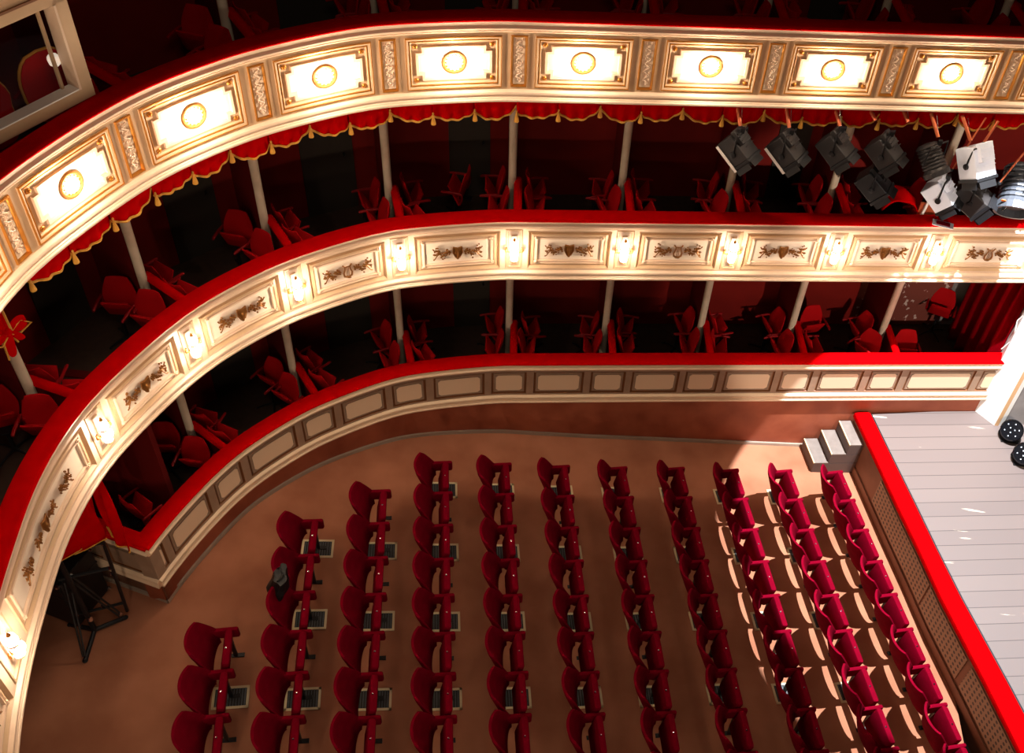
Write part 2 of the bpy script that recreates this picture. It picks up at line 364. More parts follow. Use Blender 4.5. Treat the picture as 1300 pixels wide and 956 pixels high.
def lyre(m_,s,z):
    for q in (-1,1):
        pts=[bp(s+q*x*1.3,.008,z+y*1.3) for x,y in ((.008,-.07),(.035,-.055),(.04,-.02),(.026,.02),(.022,.05),(.042,.075))]; m_.tube(pts,[.010,.013,.011,.009,.008,.010],6)
    m_.tube([bp(s-.04,.010,z+.068),bp(s+.04,.010,z+.068)],.007,5); m_.ball(bp(s,.006,z-.094),(.04,.014,.018),8)
    for q in (-.01,0,.01): m_.tube([bp(s+q*1.3,.006,z-.08),bp(s+q*1.3,.006,z+.068)],.0035,4)
def shield(m_,s,z,kind):
    m_.grid(lambda u,v: bp(s+(u-.5)*.105*(1-.75*max(0,.55-v)**1.1/.55),.006+.014*math.sin(math.pi*u),z-.095+.18*v),6,7)
    m_.tube([bp(s-.056,.014,z+.095),bp(s,.02,z+.082),bp(s+.056,.014,z+.095)],.010,6)
    for q in (-1,1): m_.tube([bp(s+q*.053,.01,z+.08),bp(s+q*.057,.012,z+.01),bp(s+q*.024,.012,z-.07)],.008,6)
    if kind: m_.tube([bp(s,.024,z+.05),bp(s,.024,z-.04)],.007,5); m_.tube([bp(s-.028,.022,z+.02),bp(s+.028,.022,z+.02)],.007,5)
    else:
        m_.ball(bp(s,.016,z+.01),(.022,.014,.026),8); m_.ball(bp(s,.012,z-.05),(.012,.012,.018),6)
kinds=[1,3,0,0,2,1,1,2,0,1,2,0]
for k,(a,b) in enumerate(MW):
    root=MB(); rings(root,a,b,zb,zt,[(0,0),(.010,.012),(.03,-.02),(.034,-.026),(.042,-.026),(.05,-.012),(.075,-.006)]); root=lM(root).build('panel_frame',beige,eM)
    m_=MB(); rings(m_,a+.075,b-.075,zb+.075,zt-.075,[(0,-.006),(.008,-.018),(.022,-.018),(.028,-.004),(.045,.0),(.052,-.022),(.060,-.024)]); lM(m_).build('inner_frame',cream,root)
    m_=MB(); field(m_,a+.13,b-.13,zb+.13,zt-.13,-.024); lM(m_).build('panel_field',white,root)
    for sx in (a+.105,b-.105):
        for sz in (zb+.105,zt-.105):
            m_=MB(); m_.lathe([(.024,0),(.024,.010),(.014,.016),(.014,.024),(.004,.030)],8,basis(sx,sz,-.012)@Matrix.Rotation(-R(90),4,'X')); m_.ball(bp(sx+.012,.0,sz-.012*(1 if sz>3.9 else -1)),(.016,.014,.016),6); lM(m_).build('rosette',cream,root,smooth=True)
    c=(a+b)/2; z=(zt+zb)/2
    m_=MB()
    off=.095 if b-a<1.3 else .38
    spray(m_,c+off,z,1,seed=k); spray(m_,c-off,z,-1,seed=k+40)
    if off>.2: spray(m_,c+.10,z,1,.7,seed=3); spray(m_,c-.1,z,-1,.7,seed=4)
    lM(m_).build('leaf_sprays',bronze,root,smooth=True)
    m_=MB(); kd=kinds[k]
    if kd==2: lyre(m_,c,z)
    else: shield(m_,c,z,kd==1)
    lM(m_).build('emblem_relief',bronze,root,smooth=True)
for a,b in MN:
    root=MB(); rings(root,a,b,zb+.0,zt+.03,[(0,0),(.008,.010),(.030,.010),(.036,-.004),(.042,-.012)]); root=lM(root).build('panel_frame',beige,eM)
    m_=MB(); field(m_,a+.04,b-.04,zb+.04,zt-.01,-.012); lM(m_).build('relief_ground',relief,root)

# lower balcony
zt,zb=1.70,1.27
LS0,LS1=5.33,18.02
eL,lL=parapet('balcony_parapet','lowest cream balcony front with plain recessed panels above the red-brown wall',zt,zb,LS0,LS1,True)
allh=sorted(LW+LN)
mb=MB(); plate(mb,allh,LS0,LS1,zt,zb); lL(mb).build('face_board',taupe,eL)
def lpanel(pt,a,b,par,loc):
    pass
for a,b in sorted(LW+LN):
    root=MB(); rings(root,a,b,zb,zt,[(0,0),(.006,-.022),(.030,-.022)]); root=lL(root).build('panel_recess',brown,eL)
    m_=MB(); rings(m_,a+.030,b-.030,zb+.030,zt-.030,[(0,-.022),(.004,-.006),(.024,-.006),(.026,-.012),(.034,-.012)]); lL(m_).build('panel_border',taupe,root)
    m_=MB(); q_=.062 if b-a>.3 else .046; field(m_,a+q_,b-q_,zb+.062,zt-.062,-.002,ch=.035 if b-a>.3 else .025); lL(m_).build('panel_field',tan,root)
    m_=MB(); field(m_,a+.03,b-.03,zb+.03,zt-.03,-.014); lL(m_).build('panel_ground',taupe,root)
# its short return at the entrance
P0=bp(LS0,0,0); rd=Vector((-.97,.25,0)).normalized(); rn=Vector((-.25,-.97,0))
def rp(d,o,z): v=P0+rd*d+rn*o; return Vector((v.x,v.y,z))
RL=1.3
def rsweep(mb,prof):
    k=len(prof); vs=[rp(0-(.0 if o<=0 else -o*0),o,z) for o,z in prof]+[rp(RL,o,z) for o,z in prof]
    mb.add(vs,[(j,(j+1)%k,(j+1)%k+k,j+k) for j in range(k)]+[tuple(range(k))[::-1],tuple(range(k,2*k))])
T=zt+.2
eR=empty('balcony_parapet',P0); tag(eR,'short end of the lowest balcony front turning into the entrance under the red drape','balcony front')
lR=lambda mb:(setattr(mb,'v',[tuple(Vector(v)-eR.location) for v in mb.v]),mb)[1]
mb=MB(); rsweep(mb,[(-.15,.3),(-.15,T-.03),(-.02,T-.03),(-.02,1.1),(-.02,.3)]); lR(mb).build('parapet_wall',taupe,eR)
mb=MB(); rsweep(mb,[(-.02,T-.035),(.022,T-.035),(.022,T-.08),(.040,T-.105),(.040,T-.118),(.010,T-.137),(.01,T-.16),(-.02,T-.166)]); lR(mb).build('upper_moulding',tan,eR)
mb=MB(); rsweep(mb,[(-.02,1.24),(.0,1.24),(.034,1.22),(.04,1.19),(.018,1.17),(.045,1.13),(.042,1.105),(-.02,1.10)]); lR(mb).build('lower_moulding',tan,eR)
mb=MB(); rsweep(mb,[(-.15,T-.035),(-.16,T),(-.06,T+.01),(.03,T-.006),(.03,T-.036)]); lR(mb).build('velvet_rail',velvet,eR)
for a,b in ((.12,.62),(.74,1.2)):
    m_=MB()
    def q(ins,o): return [rp(a+ins,o,zb+ins),rp(b-ins,o,zb+ins),rp(b-ins,o,zt-ins),rp(a+ins,o,zt-ins)]
    m_.add(q(0,-.005)+q(.006,-.018)+q(.03,-.018),[(i+4*k,(i+1)%4+4*k,(i+1)%4+4*k+4,i+4*k+4) for k in (0,1) for i in range(4)]); r_=lR(m_).build('panel_recess',brown,eR)
    m_=MB(); m_.add(q(.03,-.010),[(0,1,2,3)]); lR(m_).build('panel_border',taupe,r_)
    m_=MB(); m_.add(q(.062,-.002),[(0,1,2,3)]); lR(m_).build('panel_field',taupe,r_)
# face of the return around its panels
mb=MB(); 
def rq(a,b,c,d,o=0.0): mb.add([rp(a,o,c),rp(b,o,c),rp(b,o,d),rp(a,o,d)],[(0,1,2,3)])
rq(0,.12,1.1,1.9); rq(.62,.74,1.1,1.9); rq(1.2,RL,1.1,1.9)
for a,b in ((.12,.62),(.74,1.2)): rq(a,b,1.1,zb); rq(a,b,zt,1.9)
lR(mb).build('face_board',taupe,eR)

# red-brown plinth wall and its grey trim along the sloping floor
mb=MB(); n=90; vs=[]
for i in range(n+1):
    s=LS0+(18.02-LS0)*i/n; p=bp(s,0,0); vs+=[bp(s,-.02,-.5),bp(s,-.02,1.11),bp(s,-.25,1.11),bp(s,-.25,-.5)]
fs=[(i*4+j,i*4+(j+1)%4,i*4+4+(j+1)%4,i*4+4+j) for i in range(n) for j in range(4)]+[(0,1,2,3),(n*4,n*4+1,n*4+2,n*4+3)]
mb.add(vs,fs); o=mb.build('wall_plinth',plinth); tag(o,kind='structure')
mb=MB(); vs=[rp(0,-.02,.2),rp(RL,-.02,.2),rp(RL,-.02,1.11),rp(0,-.02,1.11),rp(0,-.2,.2),rp(RL,-.2,.2),rp(RL,-.2,1.11),rp(0,-.2,1.11)]
mb.add(vs,[(0,1,2,3),(4,5,6,7),(3,2,6,7),(1,2,6,5),(0,3,7,4)]); tag(mb.build('wall_entrance_plinth',plinth),kind='structure')
mb=MB(); vs=[]; ss=[LS0+(16.35-LS0)*i/80 for i in range(81)]
for s in ss:
    p=bp(s,0,0); z=zf(p.x,p.y); vs+=[bp(s,-.03,z-.02),bp(s,-.03,z+.05),bp(s,.008,z+.05),bp(s,.016,z-.02)]
fs=[(i*4+j,i*4+(j+1)%4,i*4+4+(j+1)%4,i*4+4+j) for i in range(80) for j in range(4)]
mb.add(vs,fs); a=rp(0,0,.7);
mb.add([rp(0,.012,.70),rp(RL,.012,.70),rp(RL,.006,.78),rp(0,.006,.78),rp(0,-.02,.78),rp(RL,-.02,.78)],[(0,1,2,3),(3,2,5,4)])
tag(mb.build('trim_1',greytrim),kind='structure')
# ---------------------------------------------------------------- boxes: floors, ceilings, walls, dividers, columns
DEP=1.58
TIER=[('lower',1.12,3.43,1.90,LS0+.1),('middle',3.58,6.02,4.395,.6),('upper',6.14,8.75,6.98,1.0)]
for nm,fz,cz,rz,s0 in TIER:
    s1=SEND if nm!='lower' else 18.3
    mb=MB(); sweep(mb,[(-.19,fz),(-.19,fz-.10),(-DEP-.1,fz-.10),(-DEP-.1,fz)],s0,s1,closed=True); tag(mb.build('floor_%s_boxes'%nm,boxfloor),kind='structure')
    mb=MB(); sweep(mb,[(-.02,cz),(-.02,cz+.04),(-DEP-.1,cz+.04),(-DEP-.1,cz)],s0,s1,closed=True); tag(mb.build('ceiling_%s_boxes'%nm,ceil),kind='structure')
    mb=MB(); sweep(mb,[(-DEP,fz),(-DEP,cz),(-DEP-.1,cz),(-DEP-.1,fz)],s0,s1 if nm!='lower' else 16.15,closed=True); tag(mb.build('wall_%s_boxes'%nm,wallred),kind='structure')
# grey doors in the back walls
dn=1
for nm,fz,cz,rz,s0 in TIER:
    for i in (1,2,3,4,7):
        if nm=='lower' and i in (7,): continue
        if nm=='upper' and i<3: continue
        s=CS[i]
        mb=MB(); sweep(mb,[(-DEP+.0,fz),(-DEP+.0,fz+1.75),(-DEP+.02,fz+1.75),(-DEP+.02,fz)],s-.62,s-.18,closed=True); d=mb.build('door_%d'%dn,doorgrey); tag(d,kind='structure')
        m_=MB(); c=bp(s-.25,-DEP+.045,fz+.85); m_.ball(c,.018,6); m_.box(c-Vector((0,0,0)),(.012,.03,.05)); m_.build('door_handle',black,d); dn+=1
# proportions of a column
NB=len(COLS)
ext=[(5.72,11.3)]
for ti,(nm,fz,cz,rz,s0) in enumerate(TIER):
    for i,c in enumerate(COLS):
        if nm=='lower' and i==0: continue
        k=ORD[NB-1-i]
        e=empty('column',(c[0],c[1],fz)); tag(e,'slim cream column of the %s boxes, %s from the stage'%({'lower':'lowest','middle':'middle','upper':'uppermost'}[nm],k),'column','columns between the %s boxes'%nm)
        H_=cz-fz
        mb=MB(); mb.lathe([(.060,0),(.060,.06),(.050,.08),(.050,H_*.5),(.056,H_-.16),(.060,H_-.14)],14); mb.build('shaft',colpaint,e,smooth=True)
        mb=MB(); mb.lathe([(.060,H_-.14),(.075,H_-.12),(.066,H_-.10),(.066,H_-.06),(.085,H_-.04),(.085,H_)],14); mb.build('capital',colpaint,e,smooth=True)
        # divider behind the column and the low velvet-topped partition in front of it
        s=CS[i]; p,t,nn=curve(s); t=Vector((t[0],t[1],0)); nn=Vector((nn[0],nn[1],0)); C0=Vector((c[0],c[1],0))
        d=empty('box_divider',(c[0],c[1],fz)); tag(d,'dark red divider of the %s boxes behind the %s column from the stage'%({'lower':'lowest','middle':'middle','upper':'uppermost'}[nm],k),'partition','dividers between the %s boxes'%nm)
        rail=p; L_in=(Vector((p[0],p[1],0))-C0).dot(nn)-.17   # inward reach to the rail
        def V(a,b,z): v=t*a+nn*b; return Vector((v.x,v.y,z-fz))
        zt_=cz
        mb=MB(); vs=[V(a,b,z) for z in (fz,zt_-.0) for (a,b) in ((-.03,-.065),(.03,-.065),(.03,-(DEP-L_in-.17)),(-.03,-(DEP-L_in-.17)))]
        mb.add(vs,[(0,1,2,3),(4,5,6,7),(0,1,5,4),(1,2,6,5),(2,3,7,6),(3,0,4,7)]); mb.build('wall_panel',divred,d)
        mb=MB(); vs=[V(a,b,z) for z in (fz,rz-.05) for (a,b) in ((.02,L_in),(.07,L_in),(.10,-.02),(.05,-.02))]
        mb.add(vs,[(0,1,2,3),(4,5,6,7),(0,1,5,4),(1,2,6,5),(2,3,7,6),(3,0,4,7)]); mb.build('low_panel',divred,d)
        mb=MB()
        def F(u,v):
            b=L_in+.02+( -.04-L_in-.02)*v; w=.052; x0=.045+.03*v; a=x0-w+2*w*u; zz=rz-.055+.05*math.sin(math.pi*min(max(u,0),1))**.35
            return V(a,b,zz)
        mb.grid(F,8,6)
        vs=[F(u,1) for u in [i_/8 for i_ in range(9)]]; mb.add(vs,[tuple(range(9))])
        mb.build('velvet_top',velvet,d,smooth=True)
# swags of red velvet with gold fringe hanging under the upper balcony
zv=5.99
for i in range(NB):
    sA=CS[i]; sB=CS[i+1] if i<NB-1 else CS[i]+1.36
    if i==0: pass
    e=empty('swag_valance',bp((sA+sB)/2,-.11,zv)); L0=e.location.copy()
    tag(e,'red swag valance with gold tassels under the uppermost balcony, %s bay from the stage'%ORD[NB-1-i],'valance','swag valances under the uppermost balcony')
    def S(s,dep,bulge): v=bp(s,-.11+bulge,zv-max(dep,0)); return v-L0
    for q in range(3):
        a=sA+(sB-sA)*q/3; b=sA+(sB-sA)*(q+1)/3
        dp=.225+.012*((i*3+q)%3)
        pa=[.11,.19,.17][(i+q)%3]; pb=[.11,.19,.17][(i+q+1)%3]
        def D(u): return pa+(pb-pa)*u+(dp-(pa+pb)/2+.02)*math.sin(math.pi*u)**.7
        def fab(u,v):
            return S(a+(b-a)*u,D(u)*v,.022*math.sin(math.pi*u)+.016*math.sin(u*math.pi*7+q)*v+.010*math.sin(v*9+u*6)*math.sin(math.pi*u))
        mb=MB(); mb.grid(fab,22,8); sw=mb.build('swag',velvet,e,smooth=True,solid=.006)
        mb=MB(); mb.tube([S(a+(b-a)*u/20,D(u/20)+.006,.022*math.sin(math.pi*u/20)+.016*math.sin(u/20*math.pi*7+q)) for u in range(21)],.014,6); mb.build('gold_fringe',goldfringe,sw,smooth=True)
    for q in range(3):
        a=sA+(sB-sA)*q/3
        mb=MB(); v=S(a,[.11,.19,.17][(i+q)%3]-.04,.035); mb.lathe([(.006,0),(.012,-.012),(.008,-.03),(.015,-.04),(.013,-.055),(.026,-.12),(.028,-.145)],10,Matrix.Translation(v)); mb.build('tassel',goldfringe,e,smooth=True)

# ---------------------------------------------------------------- lamps on the fronts
LIGHTS=[]
def point(loc,power,col=(1,.80,.58),rad=.04,name='lamp_light',par=None):
    l=bpy.data.lights.new(name,'POINT'); l.energy=power; l.color=col; l.shadow_soft_size=rad; o=bpy.data.objects.new(name,l); COL.objects.link(o)
    o.location=loc
    if par is not None: o.parent=par; o.location=Vector(loc)-par.location
    return o
rl=[ (a+b)/2 for a,b in UW]
vis=[x for x in rl]
for k,s in enumerate(vis):
    zc=6.48; e=empty('ring_lamp',bp(s,0,zc)); L0=e.location.copy()
    tag(e,'glowing round lamp on the uppermost balcony front, %s from the stage'%ORD[len(vis)-1-k],'lamp','round lamps on the uppermost balcony')
    Mx=Matrix.Translation(-L0)@basis(s,zc,-.003)@Matrix.Rotation(-R(90),4,'X')
    mb=MB(); mb.lathe([(.128,0),(.132,.012),(.120,.024),(.106,.024),(.098,.012),(.094,.004)],28,Mx,cap=False)
    mb.build('ring',bronze,e,smooth=True)
    mb=MB()
    for q in range(14):
        a=2*math.pi*q/14; mb.ball(Mx@Vector((.084*math.cos(a),.084*math.sin(a),.012)),(.010,.010,.010),6)
    mb.build('beading',gold,e,smooth=True)
    mb=MB(); mb.lathe([(.074,.0),(.070,.022),(.052,.044),(.026,.056),(.001,.060)],20,Mx,cap=False); mb.build('globe',glow,e,smooth=True)
    point(bp(s,.21,zc),PU,(1,.82,.62),.05,'globe_light',e)
ms=[2.944+.06]+[5.365,6.715,8.085,9.38,10.765,12.13,13.50,14.835,16.155,17.7]
for k,s in enumerate(ms):
    zc=3.93; e=empty('wall_sconce',bp(s,0,zc)); L0=e.location.copy()
    tag(e,'bright glass candle lamp on the middle balcony front, %s from the stage'%ORD[len(ms)-1-k],'lamp','candle lamps on the middle balcony')
    B=Matrix.Translation(-L0)@basis(s,zc,0)
    mb=MB(); mb.box((0,.0,0),(.07,.02,.40),B,bev=.006); mb.build('backplate',cream,e)
    mb=MB()
    for q in (-1,1):
        mb.tube([B@Vector(v) for v in ((q*.02,.02,.0),(q*.06,.05,-.03),(q*.10,.05,-.01),(q*.105,.045,.035),(q*.085,.045,.04))],[.010,.011,.010,.008,.009],6)
        mb.ball(B@Vector((q*.10,.048,.0)),(.016,.016,.03),8)
    mb.build('scroll_arms',gold,e,smooth=True)
    mb=MB(); mb.lathe([(.024,-.15),(.044,-.13),(.052,-.05),(.052,.10),(.044,.15),(.020,.17)],14,B@Matrix.Translation((0,.065,0))); mb.build('glass_shade',glowsoft,e,smooth=True)
    mb=MB(); mb.lathe([(.03,-.165),(.022,-.15)],12,B@Matrix.Translation((0,.065,0))); mb.build('lamp_mount',gold,e,smooth=True)
    mb=MB(); mb.lathe([(.022,.168),(.014,.19),(.004,.21)],12,B@Matrix.Translation((0,.065,0))); mb.build('finial',gold,e,smooth=True)
    mb=MB(); mb.lathe([(.055,.045),(.058,.055),(.055,.065)],14,B@Matrix.Translation((0,.065,0))); mb.build('shade_band',gold,e,smooth=True)
    mb=MB(); mb.ball(B@Vector((0,.09,-.02)),(.05,.05,.062),14); mb.build('bulb',glow,e,smooth=True)
    point(bp(s,.20,zc-.02),PM,(1,.80,.60),.04,'bulb_light',e)

# ---------------------------------------------------------------- hall floor and stage
mb=MB(); nx,ny=60,4; x0,x1,y0,y1=-7.2,5.6,-1.0,11.2
vs=[];fs=[]
bnd=[bp(LS0+(17.0-LS0)*i/80,-.02,0) for i in range(81)]
# floor strips between the near edge and the balcony line
top=[Vector((-7.2,6.8,0)),rp(RL,-.02,0)]+bnd
for p in top:
    q=Vector((p.x,y0,0)); m=14
    for j in range(m+1):
        yy=q.y+(p.y-q.y)*j/m; vs.append(Vector((p.x,yy,zf(p.x,yy))))
for i in range(len(top)-1):
    for j in range(14): a=i*15+j; fs.append((a,a+15,a+16,a+1))
mb.add(vs,fs); fl=mb.build('floor',carpet,solid=0); tag(fl,kind='structure')
for p in fl.data.polygons: p.use_smooth=True
# slab under the entrance area
# stage
SE=[(4.04,10.33),(4.24,9.54),(4.44,8.73),(4.64,7.98),(4.81,7.28),(5.15,6.16),(5.42,5.2),(5.70,4.2),(6.0,3.0),(6.3,1.5)]
SI=[(4.30,10.37),(4.50,9.58),(4.71,8.78),(4.90,8.02),(5.09,7.32),(5.44,6.20),(5.72,5.25),(6.0,4.25),(6.3,3.05),(6.6,1.55)]
ZS=.79
mb=MB(); k=len(SI)
vs=[Vector((x+.02,y,ZS)) for x,y in SI]+[Vector((12,y+1.0,ZS)) for x,y in SI]; 
mb.add(vs,[(i,i+1,i+1+k,i+k) for i in range(k-1)]); 
vs=[Vector((x+.02,y,ZS)) for x,y in SI]+[Vector((x+.02,y,-.3)) for x,y in SI]; mb.add(vs,[(i,i+1,i+1+k,i+k) for i in range(k-1)])
mb.add([Vector((4.32,10.37,ZS)),Vector((12,11.37,ZS)),Vector((12,14,ZS)),Vector((6.0,14,ZS)),Vector((5.6,10.62,ZS))],[(0,1,2,3,4)])
tag(mb.build('floor_stage',boards),kind='structure')
e=empty('orchestra_rail',(4.7,8.0,0)); L0=e.location.copy(); tag(e,'broad bright red velvet rail along the front edge of the stage','rail')
def along(A,prof):
    """prof: (f,z): f 0 at outer edge 1 at inner edge"""
    vs=[];k=len(prof)
    for (ax,ay),(bx,by) in zip(SE,SI):
        for f,z in prof: vs.append(Vector((ax+(bx-ax)*f,ay+(by-ay)*f,z))-L0)
    fs=[(i*k+j,i*k+(j+1)%k,(i+1)*k+(j+1)%k,(i+1)*k+j) for i in range(len(SE)-1) for j in range(k)]+[tuple(range(k)),tuple(range((len(SE)-1)*k,len(SE)*k))]
    return vs,fs
mb=MB(); mb.add(*along(e,[(0,ZS-.05),(-.03,ZS-.02),(.03,ZS+.03),(.2,ZS+.045),(.8,ZS+.045),(.93,ZS+.03),(.95,ZS-.02)])); mb.build('velvet_top',velvet,e,smooth=True)
mb=MB(); mb.add(*along(e,[(.10,-.3),(.10,ZS-.05),(.9,ZS-.05),(.9,-.3)])); fb=mb.build('front_board',stagebrown,e)
mb=MB(); mb.add(*along(e,[(.96,ZS-.05),(.96,ZS+.012),(1.03,ZS+.012),(1.03,ZS-.05)])); mb.build('edge_strip',black,e)
mb=MB()
def fp(u,z,f=.07):
    L_=u*(len(SE)-1); i=min(int(L_),len(SE)-2); t=L_-i
    a=Vector(SE[i]).lerp(Vector(SE[i+1]),t); b_=Vector(SI[i]).lerp(Vector(SI[i+1]),t); v=a.lerp(b_,f); return Vector((v.x,v.y,z))-L0
for a,b in ((.155,.40),(.405,.52),(.53,.66),(.68,.8)): 
    mb.grid(lambda u,v:fp(a+(b-a)*u,.17+(.66-.17)*v,.06),10,1)
    mb.grid(lambda u,v:fp(a+(b-a)*u,.17,.06+.05*v),10,1)
mb.build('perforated_grille',perf,e,solid=.004)
mb=MB(); mb.grid(lambda u,v:fp(u,-.05+.17*v,.02),20,1); mb.grid(lambda u,v:fp(u,.12,.02+.10*v),20,1); mb.build('base_board',stagebrown,e)

# steps up to the stage
e=empty('stage_steps',(3.8,10.0,0)); L0=e.location.copy(); tag(e,'three grey wooden steps climbing to the stage beside the red-brown wall','steps')
ax=Vector((.989,.148,0)); ay=Vector((-.24,.97,0)).normalized()
O=Vector((3.52,9.78,0))
def blk(a0,a1,z0,z1,w=.475,b0=0): return [O+ax*a+ay*b_+Vector((0,0,z))-L0 for z in (z0,z1) for a,b_ in ((a0,b0),(a1,b0),(a1,w),(a0,w))]
F6=[(0,1,2,3),(4,5,6,7),(0,1,5,4),(1,2,6,5),(2,3,7,6),(3,0,4,7)]
for k,(a,h) in enumerate(((0,.23),(.225,.43),(.45,.64))):
    mb=MB(); mb.add(blk(a,.66,-.15 if k==0 else [0,.23,.43][k]-.01,h-.018),F6); st=mb.build('step',stairgrey,e)
    mb=MB(); mb.add(blk(a+.004,min(a+.22,.66),h-.02,h),F6); mb.build('tread',stairtop,st)
    mb=MB(); mb.add(blk(a-.004,a+.012,h-.02,h+.003),F6); mb.build('edge_tape',edgeyel,st)

# proscenium pilaster
e=empty('proscenium_pilaster',(6.05,10.6,ZS)); L0=e.location.copy(); tag(e,'glaring white proscenium pilaster with a gilt strip rising from the stage','pilaster')
A=Vector((5.93,10.66,0)); Bq=Vector((6.17,10.40,0)); Cq=Vector((6.23,10.40,0)); Dq=Vector((6.30,10.42,0)); Eq=Vector((6.36,10.43,0))
def wall(name,pts,m,par,z0=ZS,z1=9,thick=None):
    mb=MB(); k=len(pts); vs=[Vector((p.x,p.y,z0))-L0 for p in pts]+[Vector((p.x,p.y,z1))-L0 for p in pts]
    mb.add(vs,[(i,(i+1)%k,(i+1)%k+k,i+k) for i in range(k)]+[tuple(range(k)),tuple(range(k,2*k))]); return mb.build(name,m,par)
back=Vector((6.6,11.6,0))
wall('white_face',[A,Bq,Bq+Vector((.3,.6,0)),A+Vector((.3,.9,0))],pilwhite,e,z1=3.40)
wall('gilt_strip',[Bq,Cq,Cq+Vector((.3,.5,0)),Bq+Vector((.28,.5,0))],pilgold,e,z1=3.40)
wall('white_strip',[Cq,Dq,Dq+Vector((.2,.45,0)),Cq+Vector((.2,.45,0))],pilwhite,e,z1=3.40)
mb=MB(); mb.tube([Vector((x,y,z))-L0 for x,y,z in ((5.9,10.74,2.05),(5.97,10.70,2.3),(5.93,10.76,2.6),(6.0,10.7,2.9),(6.0,10.7,3.35))],.008,6); mb.build('cable',paper,e)
mb=MB(); vs=[(6.31,10.44),(9.5,10.9),(9.5,11.2),(6.4,10.9)]
mb.add([(x,y,z) for z in (ZS,3.4) for x,y in vs],[(0,1,2,3),(4,5,6,7),(0,1,5,4),(1,2,6,5),(2,3,7,6),(3,0,4,7)]); tag(mb.build('wall_stage_side',greywall),kind='structure')
# end wall of the lower boxes: peeling dado, grey wall
mb=MB(); sweep(mb,[(-DEP,1.12),(-DEP,3.43),(-DEP-.1,3.43),(-DEP-.1,1.12)],16.15,17.62,closed=True); tag(mb.build('wall_peeling_end',peel),kind='structure')
mb=MB(); sweep(mb,[(-DEP,1.12),(-DEP,3.43),(-DEP-.1,3.43),(-DEP-.1,1.12)],17.62,18.5,closed=True); tag(mb.build('wall_grey_end',greywall),kind='structure')

# ---------------------------------------------------------------- auditorium seats
ROWS=[('J',(.001,-.282,6.3707),9.363),('I',(.0036,-.3018,5.5453),9.24),('H',(-.0035,-.1832,4.2352),9.101),('G',(-.0019,-.1918,3.3735),8.979),('F',(-.006,-.126,2.2682),8.83),
('E',(-.0013,-.1865,1.6118),8.694),('D',(-.0017,-.1705,.6844),8.562),('C',(.0005,-.1928,-.1009),8.42),('B',(-.0009,-.1661,-1.0284),7.798),('A',(.0084,-.2831,-1.4925),7.187),('Z',(.0084,-.31,-2.16),5.59)]
def make_seat():
    e=empty('theatre_seat')
    PW=.505
    mb=MB() # tub back
    Rr=.27
    def sh(u,v,off):
        ph=R(-84+168*u); top=.92-.28*max(0,(abs(ph)/R(84)-.62)/.38)**.9; z=.36+(top-.36)*v; r=.085+off+(z-.36)*.33
        return Vector((-.205-r*math.cos(ph)**.75,(.245+.012*v+off*.4)*(math.sin(ph)/math.sin(R(84))),z))
    N,K=24,7
    vs=[];fs=[]
    for off in (-.028,.028):
        for j in range(K+1):
            for i in range(N+1):
                o=off*(1 if 0<j<K else .55); vs.append(sh(i/N,j/K,o)+Vector((0,0,.0)))
    W1=(N+1)*(K+1)
    for j in range(K):
        for i in range(N):
            a=j*(N+1)+i; fs.append((a,a+1,a+N+2,a+N+1)); fs.append((a+W1,a+N+1+W1,a+N+2+W1,a+1+W1))
    for i in range(N): fs.append((i,i+W1,i+1+W1,i+1)); a=K*(N+1)+i; fs.append((a,a+1,a+1+W1,a+W1))
    for j in range(K): a=j*(N+1); fs.append((a,a+N+1,a+N+1+W1,a+W1)); a+=N; fs.append((a,a+W1,a+N+1+W1,a+N+1))
    mb.add(vs,fs); mb.build('backrest',seatred,e,smooth=True)
    mb=MB(); Mx=Matrix.Translation((-.115,0,.50))@Matrix.Rotation(R(11),4,'Y')
    mb.box((0,0,0),(.09,.44,.38),Mx,bev=.035); cu=mb.build('folded_cushion',seatred,e,smooth=True)
    mb=MB(); mb.lathe([(.011,0),(.011,.004),(.002,.005)],8,Mx@Matrix.Translation((-.015,-.02,.19))); mb.build('number_plate',chrome,cu)
    mb=MB(); mb.box((-.15,PW/2,.545),(.31,.055,.17),None,bev=.024); mb.build('armrest',seatred,e,smooth=True)
    mb=MB(); mb.box((-.12,PW/2,.25),(.04,.03,.46),None); mb.box((-.10,PW/2,.01),(.15,.05,.025),None); mb.build('support_leg',black,e)
    return e
seat0=make_seat(); first=True
def rowx(c,y): return c[0]*y*y+c[1]*y+c[2]
POS={}
for ri,(nm,c,y0) in enumerate(ROWS):
    cnt=int((y0-3.2)/.50)
    arms=[]; y=y0
    for k in range(cnt+1):
        arms.append(Vector((rowx(c,y),y,0))); sl=2*c[0]*y+c[1]; y-=.505/math.sqrt(1+sl*sl)
    for k in range(cnt):
        a,b=arms[k],arms[k+1]; m=(a+b)/2; d=(a-b).normalized(); rz=math.atan2(d.y,d.x)-math.pi/2
        if first: o=seat0; first=False
        else: o=copy_tree(seat0)
        f=Vector((d.y,-d.x,0)); 
        o.location=(m.x,m.y,zf(m.x,m.y)); o.rotation_euler=(0,0,rz); POS[(ri,k)]=(m,d,f)
        tag(o,'crimson theatre seat, %s from the wall in the %s row from the stage'%(ORD[k],ORD[ri]),'seat','rows of crimson seats on the sloping floor')
# last armrest of every row would be out of frame; first row side is complete

